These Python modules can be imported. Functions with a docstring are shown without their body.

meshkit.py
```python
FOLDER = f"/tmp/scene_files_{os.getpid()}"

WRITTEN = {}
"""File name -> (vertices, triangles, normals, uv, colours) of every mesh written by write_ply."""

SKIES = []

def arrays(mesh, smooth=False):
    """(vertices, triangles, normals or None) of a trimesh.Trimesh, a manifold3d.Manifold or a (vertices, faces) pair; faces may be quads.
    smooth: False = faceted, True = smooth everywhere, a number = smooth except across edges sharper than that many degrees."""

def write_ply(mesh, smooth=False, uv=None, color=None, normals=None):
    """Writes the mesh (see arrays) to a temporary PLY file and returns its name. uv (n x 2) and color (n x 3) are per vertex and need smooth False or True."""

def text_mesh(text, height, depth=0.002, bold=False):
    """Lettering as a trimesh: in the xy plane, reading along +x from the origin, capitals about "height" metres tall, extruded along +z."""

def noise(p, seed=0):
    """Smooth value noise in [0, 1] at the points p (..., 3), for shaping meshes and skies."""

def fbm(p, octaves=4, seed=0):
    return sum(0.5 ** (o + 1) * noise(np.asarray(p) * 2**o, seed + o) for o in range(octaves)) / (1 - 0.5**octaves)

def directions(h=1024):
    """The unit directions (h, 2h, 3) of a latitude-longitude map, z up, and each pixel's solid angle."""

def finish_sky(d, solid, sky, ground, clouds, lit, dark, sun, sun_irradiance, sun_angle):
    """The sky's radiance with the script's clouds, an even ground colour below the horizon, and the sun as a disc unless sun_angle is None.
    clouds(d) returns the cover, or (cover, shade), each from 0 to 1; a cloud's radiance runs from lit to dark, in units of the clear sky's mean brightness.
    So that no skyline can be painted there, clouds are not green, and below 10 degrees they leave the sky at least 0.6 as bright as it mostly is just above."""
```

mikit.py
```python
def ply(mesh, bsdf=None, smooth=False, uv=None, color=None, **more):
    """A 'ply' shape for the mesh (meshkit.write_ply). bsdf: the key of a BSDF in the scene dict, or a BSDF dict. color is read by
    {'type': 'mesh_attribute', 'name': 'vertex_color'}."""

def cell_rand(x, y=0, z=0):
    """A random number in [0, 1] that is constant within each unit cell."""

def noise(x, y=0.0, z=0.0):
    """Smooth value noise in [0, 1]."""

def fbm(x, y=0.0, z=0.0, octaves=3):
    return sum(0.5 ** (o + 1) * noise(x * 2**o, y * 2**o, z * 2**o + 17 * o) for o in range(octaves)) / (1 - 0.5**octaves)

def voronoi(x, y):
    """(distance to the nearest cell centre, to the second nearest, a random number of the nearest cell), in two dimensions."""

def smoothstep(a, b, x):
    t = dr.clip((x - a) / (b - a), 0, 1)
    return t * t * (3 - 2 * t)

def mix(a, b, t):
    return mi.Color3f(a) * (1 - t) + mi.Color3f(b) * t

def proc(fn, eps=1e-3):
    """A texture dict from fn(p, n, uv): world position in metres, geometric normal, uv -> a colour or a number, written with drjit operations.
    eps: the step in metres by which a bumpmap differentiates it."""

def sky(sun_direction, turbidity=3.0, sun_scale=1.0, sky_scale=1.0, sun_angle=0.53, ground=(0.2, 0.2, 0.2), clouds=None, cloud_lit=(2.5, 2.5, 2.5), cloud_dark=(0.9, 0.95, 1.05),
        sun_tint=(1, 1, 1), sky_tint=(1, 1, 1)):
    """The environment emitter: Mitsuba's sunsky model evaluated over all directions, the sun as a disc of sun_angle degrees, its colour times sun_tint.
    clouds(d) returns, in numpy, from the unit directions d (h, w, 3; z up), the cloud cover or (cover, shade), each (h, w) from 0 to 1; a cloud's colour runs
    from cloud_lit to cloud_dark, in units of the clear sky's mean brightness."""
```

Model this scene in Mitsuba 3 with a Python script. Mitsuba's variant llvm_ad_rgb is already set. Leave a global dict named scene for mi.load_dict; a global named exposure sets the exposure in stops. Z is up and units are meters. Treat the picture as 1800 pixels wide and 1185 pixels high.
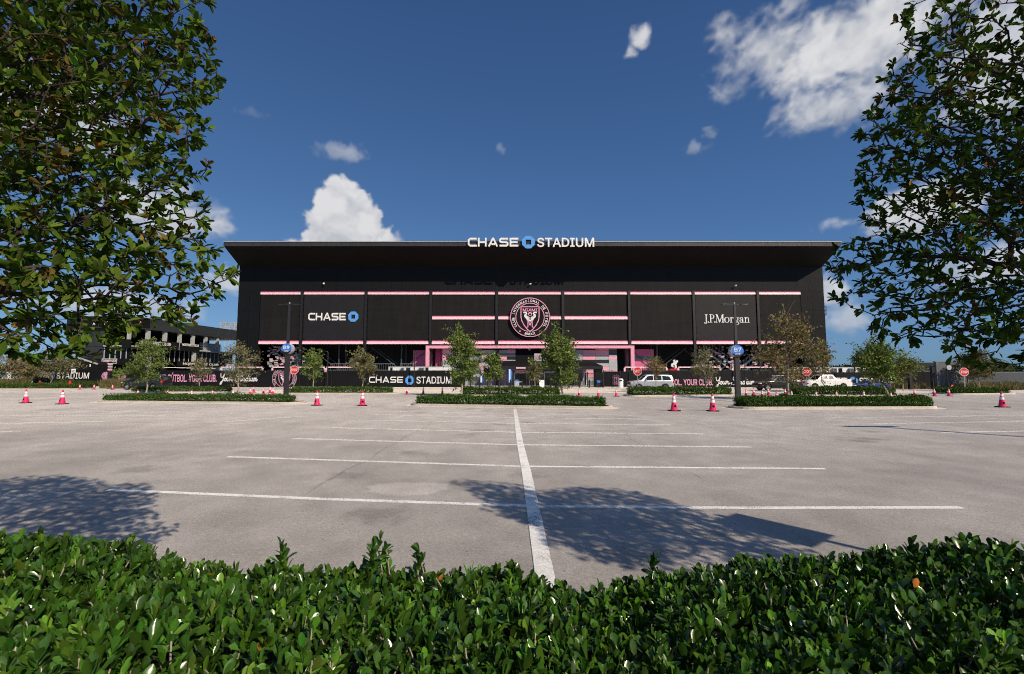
import math, random
import numpy as np, trimesh, drjit as dr, mitsuba as mi, mikit, meshkit
import manifold3d as m3
from shapely import affinity, union_all, box as sbox
from shapely.geometry import Polygon, LineString, Point
from scipy.spatial import cKDTree
from mikit import noise, fbm, voronoi, smoothstep, mix

T = mi.ScalarTransform4f
scene, labels = {}, {}

# ---------------------------------------------------------------- camera, sky, exposure
F, CX, CY, EYE = 840.0, 900.0, 592.5, 1.68          # focal length in pixels of the 1800 x 1185 photograph, eye height in metres
PITCH = math.radians(4.75)
CP, SP = math.cos(PITCH), math.sin(PITCH)
scene['camera'] = {'type': 'perspective', 'fov': math.degrees(2 * math.atan(900 / F)), 'fov_axis': 'x', 'near_clip': 0.05, 'far_clip': 6000.0,
                   'to_world': T().look_at(origin=[0, 0, EYE], target=[0, CP, EYE + SP], up=[0, 0, 1])}
exposure = 1.64
SUN_AZ, SUN_EL = math.radians(51.7), math.radians(35.3)
SUN = (math.cos(SUN_AZ) * math.cos(SUN_EL), -math.sin(SUN_AZ) * math.cos(SUN_EL), math.sin(SUN_EL))


def ray(px, py):
    a, b = (px - CX) / F, (CY - py) / F
    return np.array([a, CP - b * SP, SP + b * CP])


def G(px, py, z=0.0):
    d = ray(px, py)
    t = (z - EYE) / d[2]
    return np.array([d[0] * t, d[1] * t, z])


def P(px, py, Y):
    d = ray(px, py)
    t = Y / d[1]
    return np.array([d[0] * t, Y, EYE + d[2] * t])


def at(px, py, dist):
    d = ray(px, py)
    return np.array([0, 0, EYE]) + d / np.linalg.norm(d) * dist


# clouds: ellipses in (azimuth, elevation) degrees: centre, half sizes, softness, strength
CLOUDS = [(-22.2, 11.2, 5.6, 3.8, .10, 1.0), (-19.8, 16.4, 4.2, 5.0, .08, 1.0), (-17.2, 12.6, 4.8, 4.2, .10, 1.0), (-13.8, 10.0, 4.0, 2.4, .25, .9), (-19.5, 9.0, 7.0, 2.4, .15, 1.0), (-24.4, 9.8, 3.4, 2.4, .15, .95),
          (15.9, 35.5, 1.25, 1.35, .7, .9), (14.6, 34.4, 1.1, .8, .8, .7), (29.6, 31.2, 6.0, 4.4, .95, .9), (37.0, 29.6, 9.0, 5.2, .6, 1.0), (34.6, 25.6, 6.0, 3.0, .75, .92), (25.0, 34.2, 2.8, 2.6, 1.0, .75), (25.2, 29.4, 2.4, 1.6, 1.0, .6), (31.5, 34.6, 3.4, 2.2, 1.0, .7), (38.5, 37.6, 3.6, 1.4, .9, .5),
          (41.0, 14.8, 4.4, 2.6, .35, .95), (35.6, 14.9, 2.4, .7, .9, .5), (33.6, 8.4, 1.7, 2.0, .5, .85), (35.4, 5.6, 2.6, 2.0, .7, .6), (21.6, 24.6, 1.4, .6, .9, .32), (23.4, 25.8, .8, .5, .9, .28),
          (-20.4, 24.4, 2.4, 1.0, 1.0, .42), (-1.4, 26.2, .8, .8, 1.0, .2), (-29.5, 26.4, 1.6, .5, .9, .08), (-37.0, 15.5, 6.0, 3.2, .5, .85), (-31.0, 9.6, 3.0, 1.8, .5, .8),
          (-45.0, 22.0, 7.0, 4.0, .6, .8), (-40.0, 6.5, 7.0, 2.0, .6, .7), (-47.0, 33.0, 5.0, 3.6, .7, .7), (48.0, 24.0, 6.0, 7.0, .6, .8), (47.0, 9.0, 6.0, 2.6, .6, .7)]


def clouds(d):
    az, el = np.degrees(np.arctan2(d[..., 0], d[..., 1])), np.degrees(np.arcsin(np.clip(d[..., 2], -1, 1)))
    cover, shade = np.zeros(az.shape), np.zeros(az.shape)
    q = np.stack([az * np.cos(np.radians(el * .8)), el * 1.25, 0 * az], -1)
    front = (np.abs(az) < 62) & (el < 46)
    qf = q[front]
    w = np.stack([meshkit.fbm(qf * .5 + 3.3, 3, 41), meshkit.fbm(qf * .5 + 8.1, 3, 43), qf[..., 0] * 0], -1) - .5
    w[..., 2] = 0
    qf = qf + w * 1.6
    n1 = meshkit.fbm(qf * .40 + 31.7, 6, 3) - .5
    n2 = meshkit.fbm(qf * 1.3 + 5.1, 5, 9) - .5
    n3 = meshkit.fbm(qf * .55 + 2.0, 4, 5) - .5
    n4 = np.abs(meshkit.fbm(qf * .8 + 7.0, 5, 15) - .5)
    azf, elf = az[front], el[front]
    cf, sf = np.zeros(azf.shape), np.zeros(azf.shape)
    for ca, ce, ra, re, soft, st in CLOUDS:
        u, v = (azf - ca) / ra, (elf - ce) / re
        v = np.where(v < 0, v * 1.4, v)
        k = min(1.0, .55 + .25 / min(ra, re))
        f = 1 - np.sqrt(u * u + v * v) + k * (n1 * (.75 + 1.6 * soft) + n2 * (.35 + .9 * soft + .7 / min(ra, re)) - n4 * (.5 + .2 * soft)) + .16 - .05 * soft
        c = np.clip(f / (soft * 1.15 + .05), 0, 1)
        c = st * c * c * (3 - 2 * c)
        s = np.clip(.22 - .36 * v + n3 * 1.3 + n4 * .9 + .15 * soft, 0, 1)
        sf = np.where(c > cf, s, sf)
        cf = np.maximum(cf, c)
    cover[front], shade[front] = cf, sf
    back = ~front & (el > 3)
    nb = meshkit.fbm(q[back] * .07 + 11.0, 5, 21)
    cover[back] = np.clip((nb - .67) / .08, 0, 1) * .9
    shade[back] = .35
    return cover, shade


SKY_ARGS = dict(turbidity=2.6, sun_scale=1.0, sky_scale=0.62, sun_tint=(.95, 1.0, 1.12), sky_tint=(.74, .99, 1.33), clouds=clouds, cloud_lit=(4.2, 4.2, 4.3), cloud_dark=(2.3, 2.5, 2.85), ground=(.2, .19, .18))
scene['sky'] = mikit.sky(SUN, **SKY_ARGS)

# ---------------------------------------------------------------- helpers


def unique(key):
    if key not in scene and key not in labels:
        return key
    i = 1
    while f'{key}_{i:03d}' in scene or f'{key}_{i:03d}' in labels:
        i += 1
    return f'{key}_{i:03d}'


def thing(name, label, cat, group=None, kind=None):
    key = unique(name)
    labels[key] = {'label': label, 'category': cat}
    if group:
        labels[key]['group'] = group
    if kind:
        labels[key]['kind'] = kind
    return key


def structure(name, label=None, cat=None):
    key = unique(name)
    labels[key] = {'kind': 'structure', 'label': label or name, 'category': cat or name}
    return key


def put(key, mesh, mat, smooth=False, **kw):
    if isinstance(mesh, MB):
        mesh = mesh.get()
    scene[key] = mikit.ply(mesh, mat, smooth, **kw)
    return key


def part(parent, name, mesh, mat, smooth=False, label=None, kind=None, **kw):
    key = put(unique(f'{parent}__{name}'), mesh, mat, smooth, **kw)
    if label or kind:
        labels[key] = {**({'label': label} if label else {}), **({'kind': kind} if kind else {})}
    return key


BOXF = np.array([[0, 2, 1], [0, 3, 2], [4, 5, 6], [4, 6, 7], [0, 1, 5], [0, 5, 4], [1, 2, 6], [1, 6, 5], [2, 3, 7], [2, 7, 6], [3, 0, 4], [3, 4, 7]])


class MB:
    """Collects pieces that form ONE mesh."""

    def __init__(self):
        self.v, self.f, self.n = [], [], 0

    def add(self, v, f):
        v, f = np.asarray(v, float), np.asarray(f, int)
        if f.shape[1] == 4:
            f = np.vstack([f[:, [0, 1, 2]], f[:, [0, 2, 3]]])
        self.v.append(v)
        self.f.append(f + self.n)
        self.n += len(v)
        return self

    def mesh(self, m):
        if hasattr(m, 'to_mesh'):
            q = m.to_mesh()
            return self.add(q.vert_properties[:, :3], q.tri_verts)
        return self.add(m.vertices, m.faces)

    def box(self, x0, x1, y0, y1, z0, z1):
        x0, x1, y0, y1, z0, z1 = min(x0, x1), max(x0, x1), min(y0, y1), max(y0, y1), min(z0, z1), max(z0, z1)
        return self.add([[x0, y0, z0], [x1, y0, z0], [x1, y1, z0], [x0, y1, z0], [x0, y0, z1], [x1, y0, z1], [x1, y1, z1], [x0, y1, z1]], BOXF)

    def hexa(self, pts):
        return self.add(pts, BOXF)

    def beam(self, a, b, w, h=None):
        """A square bar from a to b."""
        a, b = np.asarray(a, float), np.asarray(b, float)
        d = (b - a) / np.linalg.norm(b - a)
        s = np.cross(d, [0, 0, 1] if abs(d[2]) < .95 else [0, 1, 0])
        s /= np.linalg.norm(s)
        u = np.cross(s, d)
        s, u = s * w / 2, u * (h or w) / 2
        return self.add([a - s - u, a - s + u, a + s + u, a + s - u, b - s - u, b - s + u, b + s + u, b + s - u], BOXF[:, ::-1])

    def tube(self, pts, radii, sides=8, caps=True):
        p = np.asarray(pts, float)
        t = np.gradient(p, axis=0)
        t /= np.linalg.norm(t, axis=1, keepdims=True) + 1e-12
        a = np.cross(t, np.where(np.abs(t[:, 2:]) < .9, [0, 0, 1.0], [1.0, 0, 0]))
        a /= np.linalg.norm(a, axis=1, keepdims=True) + 1e-12
        b, g = np.cross(t, a), np.arange(sides) * 2 * np.pi / sides
        r = np.broadcast_to(radii, (len(p),))
        v = (p[:, None] + r[:, None, None] * (np.cos(g)[None, :, None] * a[:, None] + np.sin(g)[None, :, None] * b[:, None])).reshape(-1, 3)
        i, j = np.meshgrid(np.arange(len(p) - 1), np.arange(sides), indexing='ij')
        q = np.stack([i * sides + j, i * sides + (j + 1) % sides, (i + 1) * sides + (j + 1) % sides, (i + 1) * sides + j], -1).reshape(-1, 4)
        f = np.vstack([q[:, [0, 1, 2]], q[:, [0, 2, 3]]])
        if caps:
            n, k = len(v), np.arange(sides)
            v = np.vstack([v, p[:1], p[-1:]])
            e = (len(p) - 1) * sides
            f = np.vstack([f, np.stack([k * 0 + n, (k + 1) % sides, k], 1), np.stack([k * 0 + n + 1, e + k, e + (k + 1) % sides], 1)])
        return self.add(v, f)

    def lathe(self, prof, c=(0, 0, 0), sides=20):
        """prof: (radius, z) from bottom to top."""
        prof = np.asarray(prof, float)
        g = np.arange(sides) * 2 * np.pi / sides
        v = np.stack([prof[:, :1] * np.cos(g), prof[:, :1] * np.sin(g), np.repeat(prof[:, 1:], sides, 1)], -1).reshape(-1, 3) + np.asarray(c)
        i, j = np.meshgrid(np.arange(len(prof) - 1), np.arange(sides), indexing='ij')
        q = np.stack([i * sides + j, i * sides + (j + 1) % sides, (i + 1) * sides + (j + 1) % sides, (i + 1) * sides + j], -1).reshape(-1, 4)
        return self.add(v, q)

    def plate(self, geom, y, depth):
        """A flat shape in (x, z), its back at y, its front depth nearer to the viewer."""
        for g in getattr(geom, 'geoms', [geom]):
            if g.area < 1e-7:
                continue
            m = trimesh.creation.extrude_polygon(g, depth, engine='earcut')
            v = np.array(m.vertices)
            self.add(np.stack([v[:, 0], y - v[:, 2], v[:, 1]], 1), m.faces)
        return self

    def slab(self, geom, z, depth):
        for g in getattr(geom, 'geoms', [geom]):
            m = trimesh.creation.extrude_polygon(g, depth, engine='earcut')
            self.add(np.array(m.vertices) + [0, 0, z], m.faces)
        return self

    def get(self):
        return trimesh.Trimesh(np.vstack(self.v), np.vstack(self.f), process=False)


def place_mesh(m, matrix):
    m = m.get() if isinstance(m, MB) else m
    v = np.c_[m.vertices, np.ones(len(m.vertices))] @ np.asarray(matrix).T
    return trimesh.Trimesh(v[:, :3], m.faces, process=False)


# ---------------------------------------------------------------- materials


def rgb(c):
    return {'type': 'rgb', 'value': list(c) if hasattr(c, '__len__') else [c] * 3}


def mat(name, color, rough=.6, spec=.5, **kw):
    base = color if isinstance(color, dict) else rgb(color)
    scene[name] = {'type': 'twosided', 'bsdf': {'type': 'principled', 'base_color': base, 'roughness': rough, 'specular': spec, **kw}}
    return name


def bumped(name, color, fn, scale=1.0, rough=.6, spec=.5, eps=1e-3, **kw):
    base = color if isinstance(color, dict) else rgb(color)
    scene[name] = {'type': 'twosided', 'bsdf': {'type': 'bumpmap', 'arbitrary': mikit.proc(fn, eps), 'scale': scale,
                                                'bsdf': {'type': 'principled', 'base_color': base, 'roughness': rough, 'specular': spec, **kw}}}
    return name


def leafmat(name, trans=.35, rough=.35):
    scene[name] = {'type': 'principledthin', 'base_color': {'type': 'mesh_attribute', 'name': 'vertex_color'}, 'roughness': rough, 'diff_trans': trans, 'eta': 1.45}
    return name


SEAMS = [(-6.25, .035), (6.15, .045), (-2.95, .0), (3.05, .03)]


def asphalt_color(p, n, uv):
    x, y = p.x, p.y
    big = fbm(x * .11, y * .11, 0.0, 4)
    mid = fbm(x * .9 + 7, y * .35, 2.0, 4)
    wear = fbm(x * 2.3, y * 2.3, 9.0, 3)
    grain = noise(x * 210, y * 210) * .4 + noise(x * 95, y * 95, 3.0) * .35 + noise(x * 48, y * 48, 6.0) * .25
    c = mix((.246, .231, .216), (.320, .302, .283), smoothstep(.3, .7, big * .55 + mid * .45))
    c = c * (.82 + .36 * wear) * (.56 + .88 * grain) * (1.06 + .20 * smoothstep(9, 30, y + 3 * mid))  # last factor paints distant asphalt lighter, standing in for its grazing-light brightness
    # pale dried repair in the first stall
    qx, qy = (x + 1.57) / .68, (y - 7.36) / .44
    e = dr.sqrt(qx * qx + qy * qy) + (fbm(x * 3, y * 3, 1.0, 3) - .5) * .55
    c = c * (1 + .30 * (1 - smoothstep(.88, 1.0, e)))
    # paving seams along the stall rows
    dark = mi.Float(0)
    for sx, k in SEAMS:
        d = dr.abs(x - sx - k * (y - 6) - (fbm(y * .8, sx, 4.0, 3) - .5) * .22)
        dark = dr.maximum(dark, (1 - smoothstep(.008, .03, d)) * smoothstep(.36, .6, fbm(y * .6, sx * 3, 1.0, 2)))
    # hairline cracks and oil drips
    v1, v2, _ = voronoi(x * .16 + fbm(x, y, 2.0, 3) * .5, y * .16 + fbm(x + 9, y, 5.0, 3) * .5)
    dark = dr.maximum(dark, (1 - smoothstep(.0, .006, v2 - v1)) * .28 * smoothstep(.5, .66, fbm(x * .2, y * .2, 7.0, 2)))
    s1, _, sr = voronoi(x * .42, y * .42)
    spot = (1 - smoothstep(.05, .22, s1 + (fbm(x * 6, y * 6, 1.0, 2) - .5) * .2)) * smoothstep(.62, .95, sr)
    s2, _, s2r = voronoi(x * 2.2, y * 2.2)
    pebble = (1 - smoothstep(.02, .035, s2)) * smoothstep(.78, .8, s2r)
    return c * (1 - .32 * dark) * (1 - .27 * spot) * (1 - .55 * pebble)


def asphalt_bump(p, n, uv):
    return noise(p.x * 160, p.y * 160) * .0011 + noise(p.x * 60, p.y * 60, 3.0) * .0009


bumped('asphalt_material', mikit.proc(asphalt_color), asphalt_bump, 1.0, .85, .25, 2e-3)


def paint_color(p, n, uv):
    w = fbm(p.x * 5, p.y * 5, 1.0, 4) * .6 + noise(p.x * 120, p.y * 120) * .4
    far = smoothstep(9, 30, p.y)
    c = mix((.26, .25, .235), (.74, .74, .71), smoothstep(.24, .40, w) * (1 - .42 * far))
    return c * (.85 + .3 * noise(p.x * 60, p.y * 60, 2.0))


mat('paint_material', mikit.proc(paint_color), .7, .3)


def concrete_color(p, n, uv):
    c = mix((.44, .39, .33), (.60, .555, .49), fbm(p.x * 1.3, p.y * 1.3, p.z * 2, 4))
    joint = 1 - smoothstep(.0, .02, dr.abs(p.x / 3.05 - dr.floor(p.x / 3.05) - .5) * 3.05)
    return c * (.8 + .4 * noise(p.x * 40, p.y * 40, p.z * 40)) * (1 - .35 * joint)


mat('concrete_material', mikit.proc(concrete_color), .8, .25)
mat('soil_material', mikit.proc(lambda p, n, uv: mix((.035, .024, .016), (.11, .08, .055), fbm(p.x * 14, p.y * 14, 1.0, 4))), .95, .1)


def cladding_bump(p, n, uv):
    t = (p.x + p.y) * 3.3
    t = t - dr.floor(t)
    return smoothstep(.0, .14, t) * (1 - smoothstep(.5, .64, t)) * .012


def cladding_color(p, n, uv):
    panel = mikit.cell_rand(dr.floor(p.x / 2.72), dr.floor(p.z / 3.0), 3)
    streak = fbm(p.x * 2.2, p.z * .12, 1.0, 4)
    return mix((.0032, .0040, .0050), (.0056, .0068, .0082), panel * .3 + streak * .7)


bumped('cladding_material', mikit.proc(cladding_color), cladding_bump, 1.0, .55, .2, 1e-2)
mat('fascia_material', mikit.proc(lambda p, n, uv: mix((.020, .023, .026), (.040, .044, .048), mikit.cell_rand(dr.floor(p.x / 2.72), 2, 1) * .5 + .5 * fbm(p.x * .8, p.z, 2.0, 3))), .5, .4)
mat('soffit_material', mikit.proc(lambda p, n, uv: mix((.007, .0065, .006), (.013, .012, .011), fbm(p.x * .8, p.y * 3, 1.0, 4))), .7, .25)
mat('roof_edge_material', (.42, .38, .35), .5)


def mesh_weave(p, n, uv):
    w = noise(p.x * 2.2, p.z * .25) * .45 + noise(p.x * .3, p.z * 3.0, 4.0) * .35 + noise(p.x * 9, p.z * 9, 1.0) * .2
    return mix((.0042, .0042, .0045), (.0130, .0127, .0131), w)


mat('mesh_panel_material', mikit.proc(mesh_weave), .75, .25)
mat('banner_material', mikit.proc(lambda p, n, uv: mix((.0098, .0098, .0118), (.0155, .0155, .0180), fbm(p.x * .9, p.z * .9, 1.0, 4))), .6, .3)
mat('fence_banner', mikit.proc(lambda p, n, uv: mix((.0050, .0052, .0066), (.0088, .0090, .0110), fbm(p.x * .9, p.z * .9, 1.0, 4))), .6, .2)
mat('black_metal', (.010, .010, .011), .45, .5)
mat('black_matt', (.007, .007, .008), .8, .2)
mat('dark_interior', (.010, .010, .011), .9, .1)
mat('pole_material', (.022, .022, .024), .5, .5)
mat('pink_light', (.88, .60, .66), .4, .5)
mat('pink_paint', (.80, .36, .48), .5, .4)
mat('pink_deep', (.62, .13, .30), .5, .4)
mat('pink_print', (.76, .34, .52), .6, .3)
mat('white_paint', (.80, .80, .80), .4, .5)
mat('white_print', (.74, .74, .74), .6, .3)
mat('emblem_blue', (.10, .33, .78), .4, .5)
mat('sign_blue', (.035, .19, .68), .4, .5)
mat('light_grey', (.40, .43, .45), .5, .4)
mat('mid_grey', (.19, .21, .23), .5, .4)
mat('dark_grey', (.07, .078, .09), .5, .4)
mat('stop_red', (.60, .015, .02), .4, .5)
mat('hydrant_red', (.55, .03, .02), .4, .5)
mat('galvanised', (.36, .38, .40), .4, .5, metallic=.6)
mat('cone_pink', (.78, .022, .13), .5, .4)
mat('cone_red', (.72, .030, .07), .5, .4)
mat('rubber', (.018, .018, .018), .8, .3)
mat('glass_dark', (.012, .014, .017), .06, .8)
mat('glass_black', (.006, .007, .009), .12, .12)
mat('teal_paint', (.03, .22, .22), .6)
mat('column_grey', (.42, .44, .44), .6, .3)


def block_wall(p, n, uv):
    u, v = p.x / .42, p.z / .205
    fu, fv = u - dr.floor(u), v - dr.floor(v)
    j = dr.maximum(1 - smoothstep(.02, .05, fu), 1 - smoothstep(.04, .1, fv))
    c = mix((.115, .125, .14), (.175, .185, .20), mikit.cell_rand(u, v, 1) * .5 + fbm(p.x, p.z, 1.0, 3) * .5)
    return c * (1 - .25 * j)


mat('block_wall_material', mikit.proc(block_wall), .8, .2)


def bark_color(p, n, uv):
    return mix((.075, .058, .045), (.24, .205, .165), fbm(p.x * 60, p.y * 60, p.z * 16, 3))


mat('bark_material', mikit.proc(bark_color), .9, .1)
mat('pale_bark_material', mikit.proc(lambda p, n, uv: mix((.22, .19, .15), (.46, .41, .34), fbm(p.x * 30, p.y * 30, p.z * 12, 3))), .9, .1)
scene['hedge_leaf'] = {'type': 'twosided', 'bsdf': {'type': 'principled', 'base_color': {'type': 'mesh_attribute', 'name': 'vertex_color'}, 'roughness': .22, 'specular': .40, 'clearcoat': .25, 'clearcoat_gloss': .95}}
bumped('oak_bark', mikit.proc(lambda p, n, uv: mix((.028, .022, .018), (.105, .086, .070), fbm(p.x * 60, p.y * 60, p.z * 16, 3))), lambda p, n, uv: fbm(p.x * 50, p.y * 50, p.z * 12, 3) * .01, 1.0, .9, .1)
leafmat('tree_leaf', .38, .26)
leafmat('far_leaf', .30, .45)
leafmat('grass_leaf', .3, .6)
# ---------------------------------------------------------------- ground, markings, kerbs
structure('ground', 'weathered grey asphalt of the wide car park', 'ground')
gx = np.concatenate([[-3000, -600, -200], np.linspace(-90, 90, 46), [200, 600, 3000]])
gy = np.concatenate([[-800, -100], np.linspace(-20, 140, 41), [300, 900, 4000]])
gv = np.array([[x, y, 0] for y in gy for x in gx], float)
gi = np.arange((len(gy) - 1) * len(gx)).reshape(len(gy) - 1, len(gx))[:, :-1].ravel()
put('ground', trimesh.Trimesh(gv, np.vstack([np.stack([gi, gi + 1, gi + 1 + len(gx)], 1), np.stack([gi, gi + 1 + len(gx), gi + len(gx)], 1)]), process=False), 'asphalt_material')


def stripe(pts, w, z=.004):
    p = np.array([G(*q)[:2] for q in pts])
    ln = LineString(p).buffer(w / 2, cap_style='flat', join_style='mitre')
    part('ground', 'stripe', MB().slab(ln, z - .003, .003), 'paint_material')


stripe([(905, 719), (914, 779), (925, 828), (945, 940), (975, 1110)], .165, .0085)
for pts in ([(192, 861), (560, 877), (945, 890), (1320, 893), (1690, 892)], [(400, 803), (920, 820), (1450, 824)], [(512, 771), (912, 782), (1320, 786)], [(583, 752), (909, 760), (1238, 763)],
            [(630, 738), (907, 744.5), (1180, 747)], [(660, 729), (905, 734), (1142, 737)], [(690, 723.5), (904, 727), (1112, 730)],
            [(-60, 746), (185, 741)], [(-90, 761), (35, 759)], [(-40, 731), (292, 731)], [(60, 724), (330, 724.5)],
            [(1655, 760.5), (1900, 756)], [(1533, 745), (1850, 740)], [(1450, 735), (1800, 730)], [(1578, 725), (1690, 732), (1850, 744)]):
    stripe(pts, .11)
for pts in ([(504, 709), (580, 704), (662, 694)], [(1108, 698), (1180, 705), (1283, 716)], [(395, 741.5), (470, 736), (540, 731.5)]):
    stripe(pts, .10)

LEAF2_V = np.array([[0, 0, 0], [.5, .27, .05], [1, 0, .1], [.5, -.27, .05]])
LEAF2_F = np.array([[0, 3, 2], [0, 2, 1]])


def leaf_template(fold=.22, curl=.25, width=.42, tip=.55, wavy=0.0, seed=0, lite=False):
    r = np.random.default_rng(seed)
    xs = np.array([0.04, .35, tip + .10, .86, .965])
    ws = np.array([.10, .74, 1.0, .78, .36]) * width / 2 * (1 + wavy * r.uniform(-1, 1, 5))
    if lite:
        xs, ws = xs[[0, 2, 3]] * [2, .82, 1], ws[[0, 2, 3]] * [2.2, 1, 1.05]
    v, f = [[0, 0, 0]], []
    for x, w in zip(xs, ws):
        z = -curl * x * x * .5
        v += [[x, w, z + fold * w], [x, 0, z], [x, -w, z + fold * w]]
    v.append([1.0, 0, -curl * .5])
    f += [[0, 2, 1], [0, 3, 2]]
    m = len(xs)
    for k in range(m - 1):
        a, b = 1 + 3 * k, 4 + 3 * k
        f += [[a, a + 1, b + 1], [a, b + 1, b], [a + 1, a + 2, b + 2], [a + 1, b + 2, b + 1]]
    e = 3 * m - 2
    f += [[e, e + 1, e + 3], [e + 1, e + 2, e + 3]]
    return np.array(v, float), np.array(f)


def frames(d, up):
    d = d / (np.linalg.norm(d, axis=1, keepdims=True) + 1e-9)
    y = np.cross(up, d)
    y /= np.linalg.norm(y, axis=1, keepdims=True) + 1e-9
    return np.stack([d, y, np.cross(d, y)], -1)


def leaves_mesh(tpl, pos, R, s, col):
    """All leaves as one mesh with vertex colours; tpl (v, f), R (n, 3, 3), s (n) lengths."""
    v, f = tpl
    V = np.einsum('nij,kj->nki', R, v) * s[:, None, None] + pos[:, None]
    Fs = f[None] + (np.arange(len(pos)) * len(v))[:, None, None]
    return trimesh.Trimesh(V.reshape(-1, 3), Fs.reshape(-1, 3), process=False), np.repeat(col, len(v), 0)


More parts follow.
